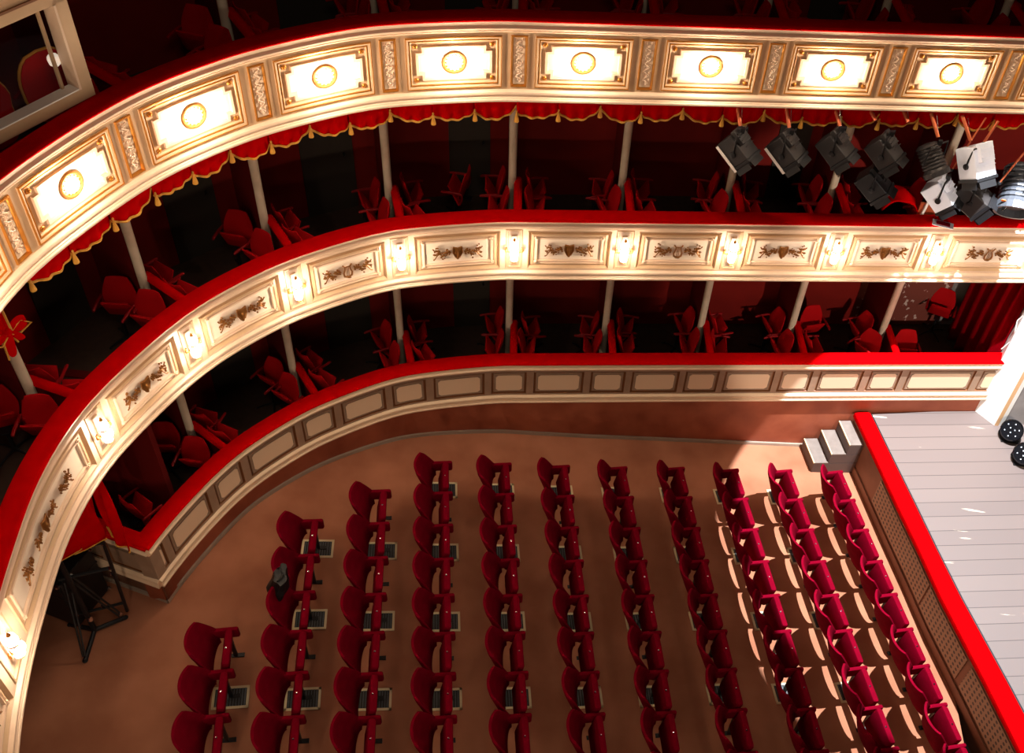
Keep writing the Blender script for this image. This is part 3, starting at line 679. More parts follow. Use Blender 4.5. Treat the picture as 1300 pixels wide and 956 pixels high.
# floor grilles
def make_vent():
    e=empty('floor_vent')
    mb=MB(); W_,H_=.40,.27
    for x in (-1,1): mb.box((x*(W_/2-.014),0,.004),(.028,H_,.010))
    for y in (-1,1): mb.box((0,y*(H_/2-.014),.004),(W_,.028,.010))
    mb.build('vent_frame',edgeyel,e)
    mb=MB(); mb.box((0,0,-.002),(W_-.05,H_-.05,.006)); mb.build('vent_shaft',darkhole,e)
    mb=MB()
    for k in range(11): mb.box((-.155+.031*k,0,.003),(.007,H_-.05,.008))
    mb.build('slats',greycol,e); return e
v0=make_vent(); firstv=True
VK={0:[],1:[0,2,4,6,8],2:[0,2,4,6,8],3:[0,2,4,6,8],4:[0,2,4,6,8],5:[0,2,4,6,8],6:[0,2,4,6,8],7:[0,2,4,6,8],8:[1,3,5,7],9:[0,2,4,6],10:[1,3]}
for ri,ks in VK.items():
    for j,k in enumerate(ks):
        if (ri,k) not in POS: continue
        m,d,f=POS[(ri,k)]
        p=m-f*[.04,.04,.06,.08,.11,.12,.15,.14,.14,.13,.13][ri]+d*.24
        if firstv: o=v0; firstv=False
        else: o=copy_tree(v0)
        o.location=(p.x,p.y,zf(p.x,p.y)+.003); o.rotation_euler=(0,R(4.9),math.atan2(f.y,f.x))
        tag(o,'cream framed floor grille under the %s seat of the %s row from the stage'%(ORD[k],ORD[ri]),'vent','floor grilles under the seats')
# bag hung over a seat back
m,d,f=POS[(9,1)]; m=m-d*.24
e=empty('handbag',(m.x-f.x*.38,m.y-f.y*.38,zf(m.x,m.y)+.74),math.atan2(f.y,f.x)); tag(e,'small black leather bag slung over a seat back in the tenth row','bag')
mb=MB()
def bg(u,v):
    th=2*math.pi*u; zz=v; w=.19*(1-.25*zz)+.02*math.sin(3*th); t_=.12*(1-.40*zz)
    return Vector((t_*math.sin(th)+.015*math.sin(5*th+4*zz)-.06*(1-zz)+.03,w*math.cos(th),.0+.25*zz+.02*math.sin(2*th)*zz))
mb.grid(bg,20,6); mb.add([bg(i/20,0) for i in range(20)],[tuple(range(20))]); mb.add([bg(i/20,1) for i in range(20)],[tuple(range(20))]); mb.build('bag_body',bagblack,e,smooth=True)
mb=MB(); mb.tube([(-.02,-.10,.22),(.02,-.09,.27),(.06,.0,.26),(.02,.09,.27),(-.02,.10,.22)],.009,6); mb.tube([(-.08,-.08,.05),(-.09,-.1,-.15),(-.08,-.08,-.25)],.006,5); mb.build('strap',bagblack,e,smooth=True)
mb=MB(); mb.ball((-.045,.03,.22),.012,8); mb.build('clasp',chrome,e)
# ---------------------------------------------------------------- red armchairs in the boxes
def make_chair(legs=4):
    e=empty('box_armchair')
    mb=MB() # back pad: rounded hexagon, slightly dished
    Mx=Matrix.Translation((-.17,0,.60))@Matrix.Rotation(R(-14),4,'Y')
    def outl(z): # half width of the pad at height -0.22..0.22
        return .205-.075*abs((z+.01)/.23)**1.6
    N,K=10,8; vs=[];fs=[]
    for sd in (-1,1):
        for j in range(K+1):
            z=-.23+.46*j/K; w=outl(z)
            for i in range(N+1):
                u=-1+2*i/N; ed=max(abs(u),abs(z)/.23)**6
                vs.append(Mx@Vector((sd*.026*(1-.75*ed)+.035*u*u,w*u,z)))
    W1=(N+1)*(K+1)
    for j in range(K):
        for i in range(N): a=j*(N+1)+i; fs+= [(a,a+1,a+N+2,a+N+1),(a+W1,a+N+1+W1,a+N+2+W1,a+1+W1)]
    for i in range(N): fs.append((i,i+W1,i+1+W1,i+1)); a=K*(N+1)+i; fs.append((a,a+1,a+1+W1,a+W1))
    for j in range(K): a=j*(N+1); fs.append((a,a+N+1,a+N+1+W1,a+W1)); a+=N; fs.append((a,a+W1,a+N+1+W1,a+N+1))
    mb.add(vs,fs); mb.build('backrest',chairred,e,smooth=True)
    mb=MB(); 
    TT=Matrix.Translation((-.035,0,.47))@Matrix.Rotation(R(-62),4,'Y')
    def seatp(u,v,top):
        x=-.17+.33*u; w=.185-.02*u; y=-w+2*w*v; ed=max(abs(2*u-1),abs(2*v-1))**6
        return TT@Vector((x+.02,y,(1 if top else -1)*.035*(1-.7*ed)))
    N=8; vs=[seatp(i/N,j/N,t_) for t_ in (0,1) for j in range(N+1) for i in range(N+1)]; W1=(N+1)**2; fs=[]
    for j in range(N):
        for i in range(N): a=j*(N+1)+i; fs+=[(a,a+N+1,a+N+2,a+1),(a+W1,a+1+W1,a+N+2+W1,a+N+1+W1)]
        fs+=[(j,j+1,j+1+W1,j+W1),(N*(N+1)+j,N*(N+1)+j+W1,N*(N+1)+j+1+W1,N*(N+1)+j+1),(j*(N+1),j*(N+1)+W1,(j+1)*(N+1)+W1,(j+1)*(N+1)),(j*(N+1)+N,(j+1)*(N+1)+N,(j+1)*(N+1)+N+W1,j*(N+1)+N+W1)]
    mb.add(vs,fs); mb.build('seat',chairred,e,smooth=True)
    for q in (-1,1):
        mb=MB(); mb.tube([(-.13,q*.20,.37),(-.165,q*.235,.46),(-.17,q*.24,.545),(-.14,q*.24,.565)],.015,6); mb.tube([(-.17,q*.24,.565),(-.05,q*.243,.572),(.10,q*.238,.57),(.13,q*.236,.562)],[.018,.02,.02,.015],7); mb.build('armrest',chairred2,e,smooth=True)
    mb=MB(); mb.lathe([(.05,.33),(.022,.31),(.02,.08),(.035,.05)],10); mb.box((-.10,0,.35),(.30,.10,.02)); mb.build('pedestal',black,e)
    for k in range(4):
        a=R(45+90*k); mb=MB(); mb.tube([(0,0,.07),(.13*math.cos(a),.13*math.sin(a),.055),(.24*math.cos(a),.24*math.sin(a),.022)],[.018,.015,.012],6); mb.ball((.24*math.cos(a),.24*math.sin(a),.018),.018,6); mb.build('leg',black,e,smooth=True)
    return e
ch0=make_chair(); firstc=True
def chair(x,y,z,az,label,group=None):
    global firstc
    if firstc: o=ch0; firstc=False
    else: o=copy_tree(ch0)
    o.location=(x,y,z); o.rotation_euler=(0,0,az); o.scale=(.9,.9,.95); tag(o,label,'armchair',group or 'red armchairs in the boxes'); return o
rnd=random.Random(11)
TN={'lower':'lowest','middle':'middle','upper':'uppermost'}
for ti,(nm,fz,cz,rz,s0) in enumerate(TIER):
    for i in range(NB):
        s=CS[i]; p,t,nn=curve(s); t=Vector((t[0],t[1],0)); nn=Vector((nn[0],nn[1],0)); C0=Vector((COLS[i][0],COLS[i][1],0)); az=math.atan2(t.y,t.x)
        k=ORD[NB-1-i]
        for side in (1,-1):
            if nm=='lower' and i==0: continue
            if nm=='lower' and i==8: continue
            if nm=='middle' and i==8 and side==1: continue
            if nm=='lower' and i==7 and side==1: spots=[(-.15,.33,-70),(.25,.30,8)]
            else: spots=[(-.17,.29,0),(.25,.26,0)]
            if nm=='upper': spots=spots
            for j,(b,a,dz) in enumerate(spots):
                off=.06 if side==1 else 0
                q=C0+nn*(b+rnd.uniform(-.04,.04))+t*side*(a+off+rnd.uniform(-.02,.035))
                ang=az+(0 if side==1 else math.pi)+R(dz+rnd.uniform(-13,13))
                if side==-1 and i<=3: ang+=R(32 if i<3 else 12)
                if side==1 and i<=3: ang+=R(8)
                chair(q.x,q.y,fz,ang,'red %s-box armchair %s, %s side of the %s column from stage'%(TN[nm],'beside the column' if j==0 else 'close to the rail','stage' if side==1 else 'far',k))
def at2(x,y,z,az,label): return chair(x,y,z,R(az),label)
# the odd ones
at2(5.36,11.95,1.12,-110,'lone red armchair standing against the peeling wall beside the grey wall')
at2(4.66,10.92,1.12,-85,'red armchair facing the rail in the lowest box just past the last column')
at2(3.95,11.28,1.12,200,'red armchair turned in from the last column of the lowest boxes, next to the column')
at2(4.02,10.86,1.12,222,'red armchair turned in from the last column of the lowest boxes, next to the rail')
at2(-1.95,10.55,3.58,175,'red armchair standing back from the rail in the middle balcony between two pairs')
at2(-5.15,6.9,1.12,60,'red armchair tucked behind the low entrance parapet beside the red drape')

# ---------------------------------------------------------------- glazed window of the loge on the upper rail
A=Vector((-4.50,7.43,0)); Bw=Vector((-4.86,6.70,0)); ub=(Bw-A).normalized(); B2=A+ub*1.9
e=empty('loge_window',(A.x,A.y,6.99)); L0=e.location.copy(); tag(e,'cream framed sliding window standing on the uppermost balcony rail','window')
nw=Vector((ub.y,-ub.x,0)); 
if nw.dot(Vector((1,-1,0)))<0: nw=-nw
def bar(name,a0,a1,z0,z1,o0,o1,m,par):
    mb=MB(); vs=[A+ub*a+nw*o+Vector((0,0,z))-L0 for z in (z0,z1) for a,o in ((a0,o0),(a1,o0),(a1,o1),(a0,o1))]; mb.add(vs,F6); return mb.build(name,m,par)
bar('sill',0,1.9,6.99,7.10,-.10,.02,beige,e); bar('jamb',.0,.12,7.10,8.10,-.10,.02,beige,e); bar('header',.0,1.9,7.86,8.10,-.10,.02,beige,e)
bar('jamb_moulding',.115,.135,7.10,7.86,-.12,.03,cream,e); bar('sill_glint',.12,1.9,7.10,7.112,-.10,.025,pilwhite,e)  # white strip along the sill stands in for the glass reflection
bar('header_moulding',.0,1.9,7.955,7.975,-.05,.035,brown,e); bar('upper_cornice',.0,1.9,8.06,8.14,-.05,.06,beige,e)
bar('glass_pane',.14,1.9,7.112,7.86,-.060,-.056,pane,e)
sf=empty('loge_window_sash',(0,0,0)); 
bpy.data.objects.remove(sf)
bar('sash_stile',.20,.225,7.11,7.86,-.10,-.075,beige,e)
def gilt_chair(x,y,z,az,label):
    e=empty('gilt_chair',(x,y,z),R(az)); tag(e,label,'chair','gilt chairs behind the loge window')
    def o2(zz): return .235*(1-.18*(1-zz))*(1-.0*zz)
    mb=MB(); out=[]
    for k in range(24):
        a=2*math.pi*k/24; c_,s_=math.cos(a),math.sin(a); out.append(((abs(c_)**.55)*(1 if c_>=0 else -1)*(.225+.03*(s_>0)),(abs(s_)**.6)*(1 if s_>=0 else -1)*.29+(.03*math.cos(c_*3) if s_>0 else 0)))
    vs=[Vector((-.2-.12*(y_+.29),x_,.80+y_)) for x_,y_ in out]; vs2=[v+Vector((.045,0,0)) for v in vs]
    mb.add(vs+vs2,[tuple(range(24)),tuple(range(24,48))]+[(i,(i+1)%24,(i+1)%24+24,i+24) for i in range(24)]); mb.build('backrest',chairred,e)
    mb=MB(); mb.tube([v+Vector((.02,0,0)) for v in vs]+[vs[0]+Vector((.02,0,0))],.017,7); mb.build('gilt_frame',goldfringe,e,smooth=True)
    mb=MB(); mb.box((.02,0,.45),(.46,.46,.09),None,bev=.035); mb.build('seat',chairred,e,smooth=True)
    for sx in (-1,1):
        for sy in (-1,1): mb=MB(); mb.tube([(.02+sx*.19,sy*.19,.42),(.02+sx*.21,sy*.2,.2),(.02+sx*.20,sy*.2,.0)],[.022,.014,.012],6); mb.build('leg',goldfringe,e,smooth=True)
gilt_chair(-4.76,7.46,6.14,-26,'gilt framed red chair behind the loge window, beside the cream shade lamp')
gilt_chair(-5.04,6.90,6.14,-26,'gilt framed red chair behind the loge window, farther from the cream shade lamp')
for i_,(x,y) in enumerate(((-4.85,7.35),(-5.22,6.78))): pass
mb=MB(); vs=[Vector((x,y,z)) for z in (6.10,6.16) for x,y in ((-4.62,7.35),(-5.02,6.55),(-5.7,6.9),(-5.3,7.75))]; mb.add(vs,F6); tag(mb.build('floor_loge_platform',boxfloor),kind='structure')
q=A+ub*.155-nw*.17
e=empty('shade_lamp',(q.x,q.y,7.27)); tag(e,'small cream shaded lamp glowing softly inside the loge window','lamp')
mb=MB(); mb.lathe([(.025,.0),(.045,.02),(.052,.06),(.048,.085),(.036,.10)],16,Matrix.Translation((0,0,.0))); mb.build('lamp_shade',shade,e,smooth=True)
mb=MB(); mb.tube([(0,0,.03),(0,0,-.08),(.0,.0,-.16)],[.006,.008,.008],8); mb.build('stem',gold,e,smooth=True)

# ---------------------------------------------------------------- stage lanterns hung under the upper balcony
def orient(d,up=Vector((0,0,1))):
    x=Vector(d).normalized(); z=(up-x*up.dot(x)).normalized(); y=z.cross(x)
    return Matrix(((x.x,y.x,z.x),(x.y,y.y,z.y),(x.z,y.z,z.z))).to_4x4()
def hang(e,Mx,w,topz=5.95):
    """yoke round the body and short copper pipe above"""
    c=Mx.translation
    mb=MB(); y=Mx.to_3x3()@Vector((0,1,0)); y.z=0; y.normalize()
    tp=Vector((0,0,.24))
    mb.tube([y*w,y*w+Vector((0,0,.10)),y*w*.9+tp,-y*w*.9+tp,-y*w+Vector((0,0,.10)),-y*w],.011,6); mb.build('yoke',black,e)
    mb=MB(); mb.box((0,0,.265),(.045,.045,.06)); mb.build('clamp',black,e)
def lantern(x,y,z,d,label,kind='box',stripe=False,size=1.0,mats=None,hangit=True):
    if kind=='box': size*=1.22
    e=empty('stage_lantern',(x,y,z)); tag(e,label,'stage light'); Mx=orient(d); body=mats or charcoal
    if kind=='box':
        mb=MB(); mb.box((-.03,0,0),(.27*size,.22*size,.21*size),Mx,bev=.012); mb.build('housing',body,e)
        mb=MB(); mb.box((-.10*size,0,.12*size),(.16*size,.15*size,.05*size),Mx,bev=.008)
        for k in range(5): mb.box((-.13*size+.035*k*size,0,.150*size),(.008,.13*size,.012),Mx)
        mb.build('vent_cap',body,e)
        mb=MB(); mb.box((.125*size,0,0),(.04,.235*size,.225*size),Mx,bev=.006); mb.build('lens_bezel',black,e)
        for sy,sz,aa in ((0,1,'Y'),(0,-1,'Y'),(1,0,'Z'),(-1,0,'Z')):
            T=Matrix.Translation((.14*size,sy*.105*size,sz*.10*size))@Matrix.Rotation(R(8)*(-(sz) if sz else sy),4,aa)
            mb=MB(); mb.box((.03*size,0,0),(.07*size,.18*size if sz else .004,.004 if sz else .17*size),Mx@T); mb.build('barn_door',black,e)
        if stripe:
            mb=MB(); mb.box((-.0,-.116*size,-.090*size),(.30*size,.006,.030*size),Mx); mb.build('white_tape',paper,e)
        mb=MB(); mb.lathe([(.036,0),(.036,.02),(.012,.024)],12,Mx@Matrix.Translation((0,-.11*size,0))@Matrix.Rotation(R(90),4,'X')); mb.build('tilt_knob',black,e)
        hang(e,Mx,.115*size)
    else:
        Mr=Mx@Matrix.Rotation(R(90),4,'Y')
        pr=[(.02,-.20),(.09,-.19)]
        for k in range(7): z0=-.17+.035*k; pr+=[(.115,z0),(.122,z0+.008),(.122,z0+.018),(.108,z0+.022)]
        pr+=[(.125,.09),(.135,.10),(.135,.15),(.115,.15),(.105,.08)]
        mb=MB(); mb.lathe([(a*size,b_*size) for a,b_ in pr],20,Mr); mb.build('ribbed_housing',body,e,smooth=False)
        mb=MB(); mb.ball((Mx@Vector((.09*size,0,0))),(.10*size,.10*size,.03*size),14,Mx.to_3x3()@Matrix.Rotation(R(90),3,'Y')); mb.build('lens',darkhole if body is not glarewhite else glarewhite,e,smooth=True)
        hang(e,Mx,.145*size)
    return e
D0=(.72,-.42,-.62)
lantern(1.46,9.92,5.47,D0,'black box lantern with a white tape stripe hanging farthest from the stage','box',True)
lantern(2.02,9.99,5.47,D0,'black box lantern with a white tape stripe, second in the hanging row','box',True)
lantern(2.60,10.10,5.50,D0,'plain black box lantern hanging next to the striped pair','box',False,.98)
lantern(3.18,10.16,5.48,D0,'plain black box lantern hanging between the round ribbed lantern and a black box one','box',False,.98)
lantern(3.22,10.30,4.93,(.75,-.3,-.6),'dark lantern hung low below the row near the middle balcony rail','box',False,1.0,black)
lantern(3.74,10.12,5.45,(.45,-.55,-.70),'round ribbed charcoal lantern with a wide lens','round',False,1.15)
lantern(4.26,10.18,5.44,(.30,-.5,-.80),'glaring white lit lantern with a grey top plate','box',False,1.12,glarewhite)
lantern(4.02,10.22,4.93,(.70,-.35,-.62),'white lit lantern hung low with its barn door open','box',False,1.0,glarewhite)
lantern(4.42,10.28,4.90,(.80,-.35,-.45),'dark box lantern hung low beside the big grey floodlight','box',False,1.12)
lantern(4.95,10.35,5.0,(-.15,-.75,-.60),'big round grey floodlight nearest the stage','round',False,1.75,greycol)
e=empty('warning_tag',(4.72,10.12,5.02)); tag(e,'small round orange warning label on the grey floodlight','label'); mb=MB(); mb.lathe([(.03,-.002),(.03,.004)],14,orient((-.15,-.75,-.6))@Matrix.Rotation(R(90),4,'Y')); mb.build('disc',orange,e)
for k,(x,y,z0,z1,ox) in enumerate([(1.43,9.99,5.74,5.95,-.07),(1.99,10.06,5.74,5.95,-.07),(2.57,10.16,5.77,5.95,-.09),(2.97,10.24,5.84,5.95,-.1),(3.35,10.28,5.84,5.95,-.08),(3.72,10.22,5.72,5.95,-.12),(4.1,10.24,5.71,5.95,-.14)]):
    e=empty('pipe_bracket',(x,y,z0)); tag(e,'short copper coloured pipe stub under the uppermost balcony, %s counting towards the stage'%ORD[k],'bracket','pipe stubs holding the lanterns')
    mb=MB(); mb.tube([(ox,.12,z1-z0),(0,-.03,0.02)],.021,10); mb.build('pipe',copper,e,smooth=True); mb=MB(); mb.tube([(ox+.06,.08,z1-z0),(.02,-.02,.0)],.004,5); mb.build('safety_wire',chrome,e)
def rod(label,a,b,r,m):
    e=empty('hanging_rod',b); tag(e,label,'rod'); mb=MB(); mb.tube([Vector(a)-Vector(b),(0,0,0)],r,8); mb.build('rod',m,e,smooth=True); mb=MB(); mb.ball((0,0,0),r*2.2,8); mb.build('end_cap',black,e)
rod('thin copper rod slanting down to the white lit lantern',(4.25,10.4,5.93),(4.06,10.3,5.25),.010,copper)
rod('thick copper rod beside the last column',(4.38,10.35,5.93),(4.2,10.3,5.2),.016,copper)
rod('pale rod slanting down from the uppermost balcony past the lanterns',(4.93,10.35,5.93),(4.62,10.2,5.2),.012,copper)
rod('thin pale rod crossing in front of the grey floodlight',(5.25,10.3,5.5),(4.75,10.1,4.9),.007,chrome)
# things on the middle rail
e=empty('steel_plate',(4.22,10.33,4.43)); tag(e,'small shiny steel plate lying on the middle velvet rail','plate'); mb=MB(); mb.box((0,0,.0),(.26,.12,.012),Matrix.Rotation(R(-14),4,'Z'),bev=.004); mb.build('plate_sheet',glarewhite,e); mb=MB(); mb.box((0,0,.012),(.17,.07,.010),Matrix.Rotation(R(-14),4,'Z'),bev=.003); mb.build('pink_card',seatred,e)
e=empty('lit_handrail',(3.98,10.55,3.6)); tag(e,'white lit post with an orange board leaning behind the middle rail','post')
mb=MB(); mb.box((-.05,.02,.53),(.03,.03,1.06),Matrix.Rotation(R(6),4,'Y')); mb.build('post',pilwhite,e); mb=MB(); mb.box((.10,.06,.48),(.24,.02,.9)); mb.build('board',copper,e)  # strong light on the handrail put into the white of the post
e=empty('red_drape',(3.75,10.75,4.35)); tag(e,'bright red cloth heaped over a chair behind the middle rail near the lanterns','cloth')
mb=MB(); mb.grid(lambda u,v:Vector((-.24+.48*u,-.16+.34*v,-.05+.26*math.sin(math.pi*u*.9+.2)*(1-.5*(v-.4)**2)+.025*math.sin(9*u+5*v))),16,12); mb.build('cloth_folds',velvet,e,smooth=True,solid=.01)

# ---------------------------------------------------------------- black LED lamps on the stage
for k,(x,y,lab) in enumerate(((6.33,10.18,'black round stage lamp studded with bright lenses, by the pilaster'),(6.42,9.75,'black round stage lamp studded with bright lenses, behind its twin'))):
    e=empty('led_lamp',(x,y,ZS)); tag(e,lab,'stage light'); Mx=Matrix.Translation((0,0,.17))@orient((-.45,-.55,.70))@Matrix.Rotation(R(90),4,'Y')
    mb=MB(); mb.lathe([(.05,-.16),(.12,-.13),(.16,-.02),(.165,.06),(.15,.07),(.148,.05),(.001,.05)],24,Mx,cap=False); mb.build('housing',blackgloss,e,smooth=True)
    mb=MB(); 
    for rr_,nn_ in ((.04,3),(.10,6)):
        for q in range(nn_): a=2*math.pi*q/nn_; mb.ball(Mx@Vector((rr_*math.cos(a),rr_*math.sin(a),.052)),.010,6)
    mb.build('lenses',whitedot,e,smooth=True)
    mb=MB(); mb.tube([(-.12,.1,.02),(-.12,.1,.17),(0,0,.02),(.12,-.1,.17),(.12,-.1,.02)],.012,6); mb.box((0,0,.012),(.26,.2,.024)); mb.build('floor_bracket',black,e)

# ---------------------------------------------------------------- curtains
def drape(name,label,fn,nu,nv,m,trim=None,cat='curtain'):
    P=fn(.5,.5); e=empty(name,(P.x,P.y,P.z)); tag(e,label,cat); L0=e.location.copy()
    mb=MB(); mb.grid(lambda u,v:fn(u,v)-L0,nu,nv); c=mb.build('cloth',m,e,smooth=True,solid=.012)
    if trim:
        for pts in trim:
            mb=MB(); mb.tube([fn(u,v)-L0 for u,v in pts],.012,6); mb.build('gold_trim',goldfringe,e,smooth=True)
    return e
# entrance drape: gathered high on the right, hem swagged
def ent(u,v):
    tp=Vector((-4.93,5.98,3.40)).lerp(Vector((-5.05,5.35,3.40)),u)
    h0=Vector((-5.02,5.98,2.28)); h1=Vector((-5.22,5.70,2.44)); h2=Vector((-5.32,5.2,2.75))
    bt=h0.lerp(h1,u*2) if u<.5 else h1.lerp(h2,u*2-1)
    p=tp.lerp(bt,v); fold=(.075*math.sin(u*15+v*2.5)+.03*math.sin(u*37+1-v*3))*(.3+.7*v)
    return p+Vector((-.5,-.6,0)).normalized()*fold+Vector((0,0,-.05*math.sin(math.pi*u)*v))
drape('entrance_curtain','red swagged curtain with a gold hem over the entrance below the middle balcony',ent,40,14,velvet,[[(i/30,1) for i in range(31)]])
def ent2(u,v):
    tp=Vector((-4.93,6.0,3.4)).lerp(Vector((-4.90,6.10,3.40)),u); bt=Vector((-4.99,5.99,2.28)).lerp(Vector((-4.86,6.02,1.98)),u)
    return tp.lerp(bt,v)+Vector((-.3,-.8,0)).normalized()*.03*math.sin(u*9+v*4)
drape('curtain_tail','narrow red curtain tail edged in gold hanging by the end of the lowest balcony',ent2,14,12,velvet,[[(i/12,1) for i in range(13)],[(0,.82+.18*i/6) for i in range(7)]])
# stage-end curtain of the lower box
def rc(u,v):
    a=Vector((5.62,12.0,0)).lerp(Vector((5.98,10.86,0)),u); z=3.42+(1.14-3.42)*v
    f=.07*math.sin(u*34+1.2*math.sin(v*3))*(.5+.5*v)
    return Vector((a.x+f*.95,a.y+f*.3,z))
drape('box_curtain','tall dark red pleated curtain at the stage end of the lowest boxes',rc,90,12,curt)
def rc2(u,v):
    a=Vector((5.80,11.0,0)).lerp(Vector((5.98,10.78,0)),u); z=3.42+(1.7-3.42)*v; f=.04*math.sin(u*18+v*2)
    return Vector((a.x+f,a.y,z))
# bow by the first middle column
e=empty('curtain_bow',(-5.19,6.12,5.28)); tag(e,'red bow with gold edging tied at the outermost middle column','curtain tie')
for nm_,pts in (('loop',[(0,0,0),(.05,.14,.06),(.1,.20,-.02),(.04,.10,-.06),(0,0,0)]),('loop',[(0,0,0),(-.06,-.12,.08),(-.1,-.2,.0),(-.03,-.1,-.06),(0,0,0)]),('tail',[(0,0,0),(.0,-.04,-.12),(.02,-.08,-.26)]),('tail',[(0,0,0),(.03,.06,-.10),(.05,.08,-.18)])):
    mb=MB(); P=[Vector(p) for p in pts]; 
    vs=[];w=.045
    for p in P: vs+=[p+Vector((0,0,w)),p-Vector((0,0,w))] if nm_=='loop' else [p+Vector((w*.7,w*.7,0)),p-Vector((w*.7,w*.7,0))]
    mb.add(vs,[(2*i,2*i+1,2*i+3,2*i+2) for i in range(len(P)-1)]); lo=mb.build(nm_,velvet,e,solid=.012)
    md=lo.modifiers.new('soft','SUBSURF'); md.levels=2; md.render_levels=2
    mb=MB(); mb.tube(vs[1::2],.010,6); mb.build('gold_edge',goldfringe,lo,smooth=True)
mb=MB(); mb.ball((0,0,0),(.04,.04,.05),10); mb.build('knot',velvet,e,smooth=True)
def tall(u,v):
    a=Vector((-5.30,6.0,0)).lerp(Vector((-5.16,6.14,0)),u); z=6.0+(5.28-6.0)*v; return Vector((a.x+.02*math.sin(u*12)*(1-v*.5),a.y,z))
drape('loge_curtain','gathered red curtain with gold cords running down to the bow of the middle balcony',tall,20,8,velvet,[[(1,i/8) for i in range(9)]])

# ---------------------------------------------------------------- winch-up lighting stand in the entrance
e=empty('lighting_stand',(-5.42,5.64,.73)); L0=e.location.copy(); tag(e,'black winch-up lighting stand with a tripod base in the dark entrance','stand')
def pole(name,pts,r,m=black,par=None):
    mb=MB(); mb.tube([Vector(p)-L0 for p in pts],r,8); return mb.build(name,m,par or e,smooth=True)
hub=(-5.43,5.66,.80)
for k,pt in enumerate(((-5.17,5.88,.75),(-5.40,5.30,.75),(-5.76,5.72,.75))):
    pole('leg',[hub,pt],.028); mb=MB(); mb.ball(Vector(pt)-L0,(.035,.035,.02),8); mb.build('foot',black,e)
pole('brace',[(-5.50,5.80,1.72),(-5.19,5.88,.80)],.012,charcoal); pole('brace',[(-5.52,5.76,1.72),(-5.22,5.86,.80)],.012,charcoal)
pole('brace',[(-5.52,5.78,1.72),(-5.40,5.33,.80)],.012,charcoal); pole('brace',[(-5.57,5.74,1.66),(-5.42,5.32,.80)],.012,charcoal)
pole('upright',[(-5.60,5.72,1.66),(-5.66,5.69,.80)],.016,charcoal)
pole('upright',[(-5.08,5.97,2.25),(-5.15,5.93,.82)],.020)
pole('crossbar',[(-5.62,5.74,1.72),(-5.10,5.96,1.72)],.022); pole('crossbar',[(-5.66,5.70,1.0),(-5.15,5.93,1.0)],.018); pole('crossbar',[(-5.6,5.80,2.2),(-5.08,5.97,2.2)],.020)
pole('mast',[hub,(-5.52,5.77,2.5)],.030)
for p in ((-5.12,5.95,1.72),(-5.14,5.95,1.60),(-5.09,5.97,2.18),(-5.50,5.79,1.74),(-5.5,5.77,1.62),(-5.20,5.87,.84),(-5.35,5.85,1.02),(-5.6,5.72,1.02),(-5.36,5.6,1.15)):
    mb=MB(); mb.lathe([(.028,-.012),(.03,0),(.028,.012)],10,Matrix.Translation(Vector(p)-L0)@Matrix.Rotation(R(70),4,'Y')); mb.build('chrome_clamp',chrome,e,smooth=True)
e=empty('flight_case',(-5.85,6.02,.73),R(-15)); tag(e,'black road case with steel corners standing behind the lighting stand','case')
mb=MB(); mb.box((0,0,.50),(.62,.55,.86),None,bev=.01); mb.build('case_body',black,e)
mb=MB()
for x in (-1,1):
    for y in (-1,1):
        for z in (.08,.92): mb=MB(); mb.ball((x*.305,y*.27,z),.03,8); mb.build('steel_corner',chrome,e,smooth=True)
mb=MB(); mb.box((0,0,.66),(.628,.558,.03)); mb.build('lid_rim',charcoal,e)
for x in (-1,1):
    for y in (-1,1): mb=MB(); mb.lathe([(.035,-.015),(.035,.015)],12,Matrix.Translation((x*.24,y*.2,.035))@Matrix.Rotation(R(90),4,'X')); mb.build('caster',black,e)
# dark walls round the entrance
mb=MB(); mb.box((-7.05,4.6,2.0),(.1,6.6,3.2)); tag(mb.build('wall_entrance',divred),kind='structure')
mb=MB(); mb.box((-5.95,7.15,2.0),(2.1,.1,3.2),None); tag(mb.build('wall_entrance_side',divred),kind='structure')

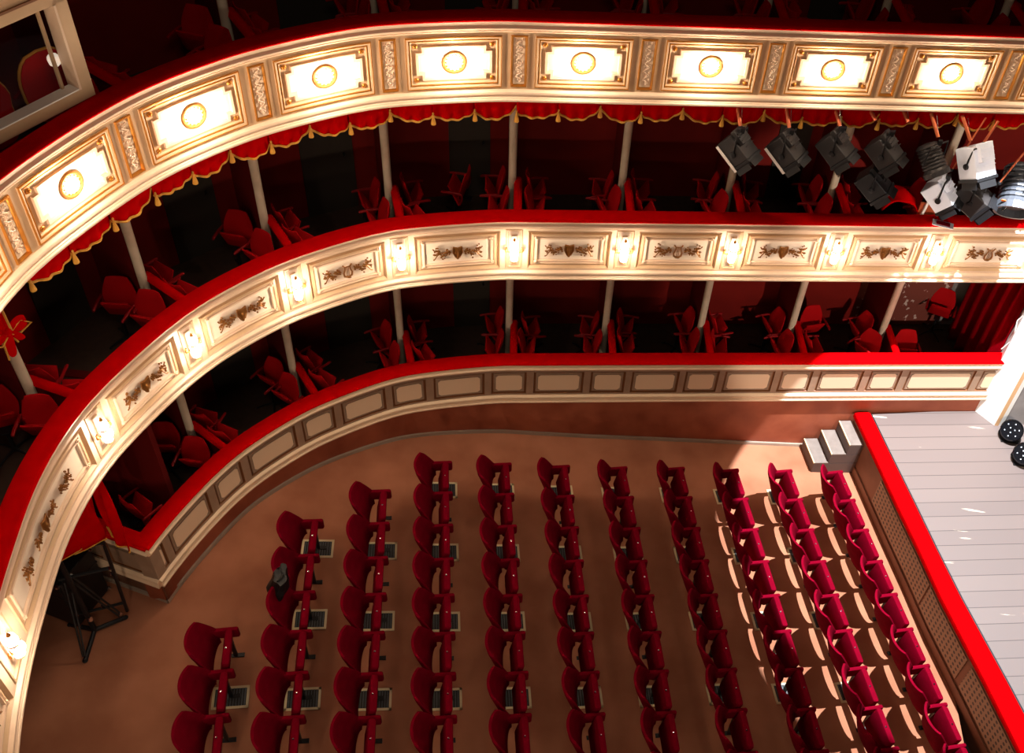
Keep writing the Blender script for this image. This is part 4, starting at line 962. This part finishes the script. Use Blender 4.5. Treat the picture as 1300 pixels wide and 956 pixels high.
# ---------------------------------------------------------------- lights, camera, world
def area(name,loc,target,size,power,col,spread=None):
    l=bpy.data.lights.new(name,'AREA'); l.shape='DISK'; l.size=size; l.energy=power; l.color=col
    o=bpy.data.objects.new(name,l); COL.objects.link(o); o.location=loc; d=(Vector(target)-Vector(loc)); o.rotation_euler=d.to_track_quat('-Z','Y').to_euler(); return o
area('overhead_fill',(-.2,2.0,13.5),(-.2,6.0,0),2.2,PC,(1,.84,.68))  # unseen soft fill light added above the hall
def spot(name,loc,target,ang,power,col,blend=.02,rad=.05):
    l=bpy.data.lights.new(name,'SPOT'); l.energy=power; l.color=col; l.spot_size=R(ang); l.spot_blend=blend; l.shadow_soft_size=rad
    o=bpy.data.objects.new(name,l); COL.objects.link(o); o.location=loc; o.rotation_euler=(Vector(target)-Vector(loc)).to_track_quat('-Z','Y').to_euler(); return o
spot('stage_spot',(4.7,8.9,9.5),(5.55,8.35,0),42,PS,(.86,.93,1))
for x_,z_ in ((-2.5,3.9),(.5,3.9),(3.5,3.9),(-1.5,6.5),(1.5,6.5),(4.5,6.5)): point((x_,-2.2,z_),PO*(1.5 if z_<5 else .7),(1,.80,.60),.12,'opposite_lamps')
spot('side_spot',(6.6,2.6,6.0),(4.9,10.6,3.0),40,PS2,(1,.86,.74),.25,.08)
w=bpy.data.worlds.new('world'); SC.world=w; w.use_nodes=True; bg_=w.node_tree.nodes['Background']; bg_.inputs[0].default_value=(1,.72,.55,1); bg_.inputs[1].default_value=PWD
cam=bpy.data.cameras.new('camera'); co=bpy.data.objects.new('camera',cam); COL.objects.link(co); SC.camera=co
th,ro=.7788,.1033
F=Vector((0,math.cos(th),-math.sin(th))); r0=Vector((1,0,0)); u0=r0.cross(F)
rx=r0*math.cos(ro)+u0*math.sin(ro); ux=u0*math.cos(ro)-r0*math.sin(ro)
co.matrix_world=Matrix(((rx.x,ux.x,-F.x,0),(rx.y,ux.y,-F.y,0),(rx.z,ux.z,-F.z,11.9515),(0,0,0,1)))
cam.sensor_width=36; cam.lens=1285.9/1300*36; cam.shift_x=-100/1300; cam.shift_y=(433-478)/1300; cam.clip_start=.1; cam.clip_end=100
SC.view_settings.view_transform='Standard'; SC.view_settings.look='None'; SC.view_settings.exposure=0; SC.view_settings.gamma=1
SC.view_settings.use_curve_mapping=False
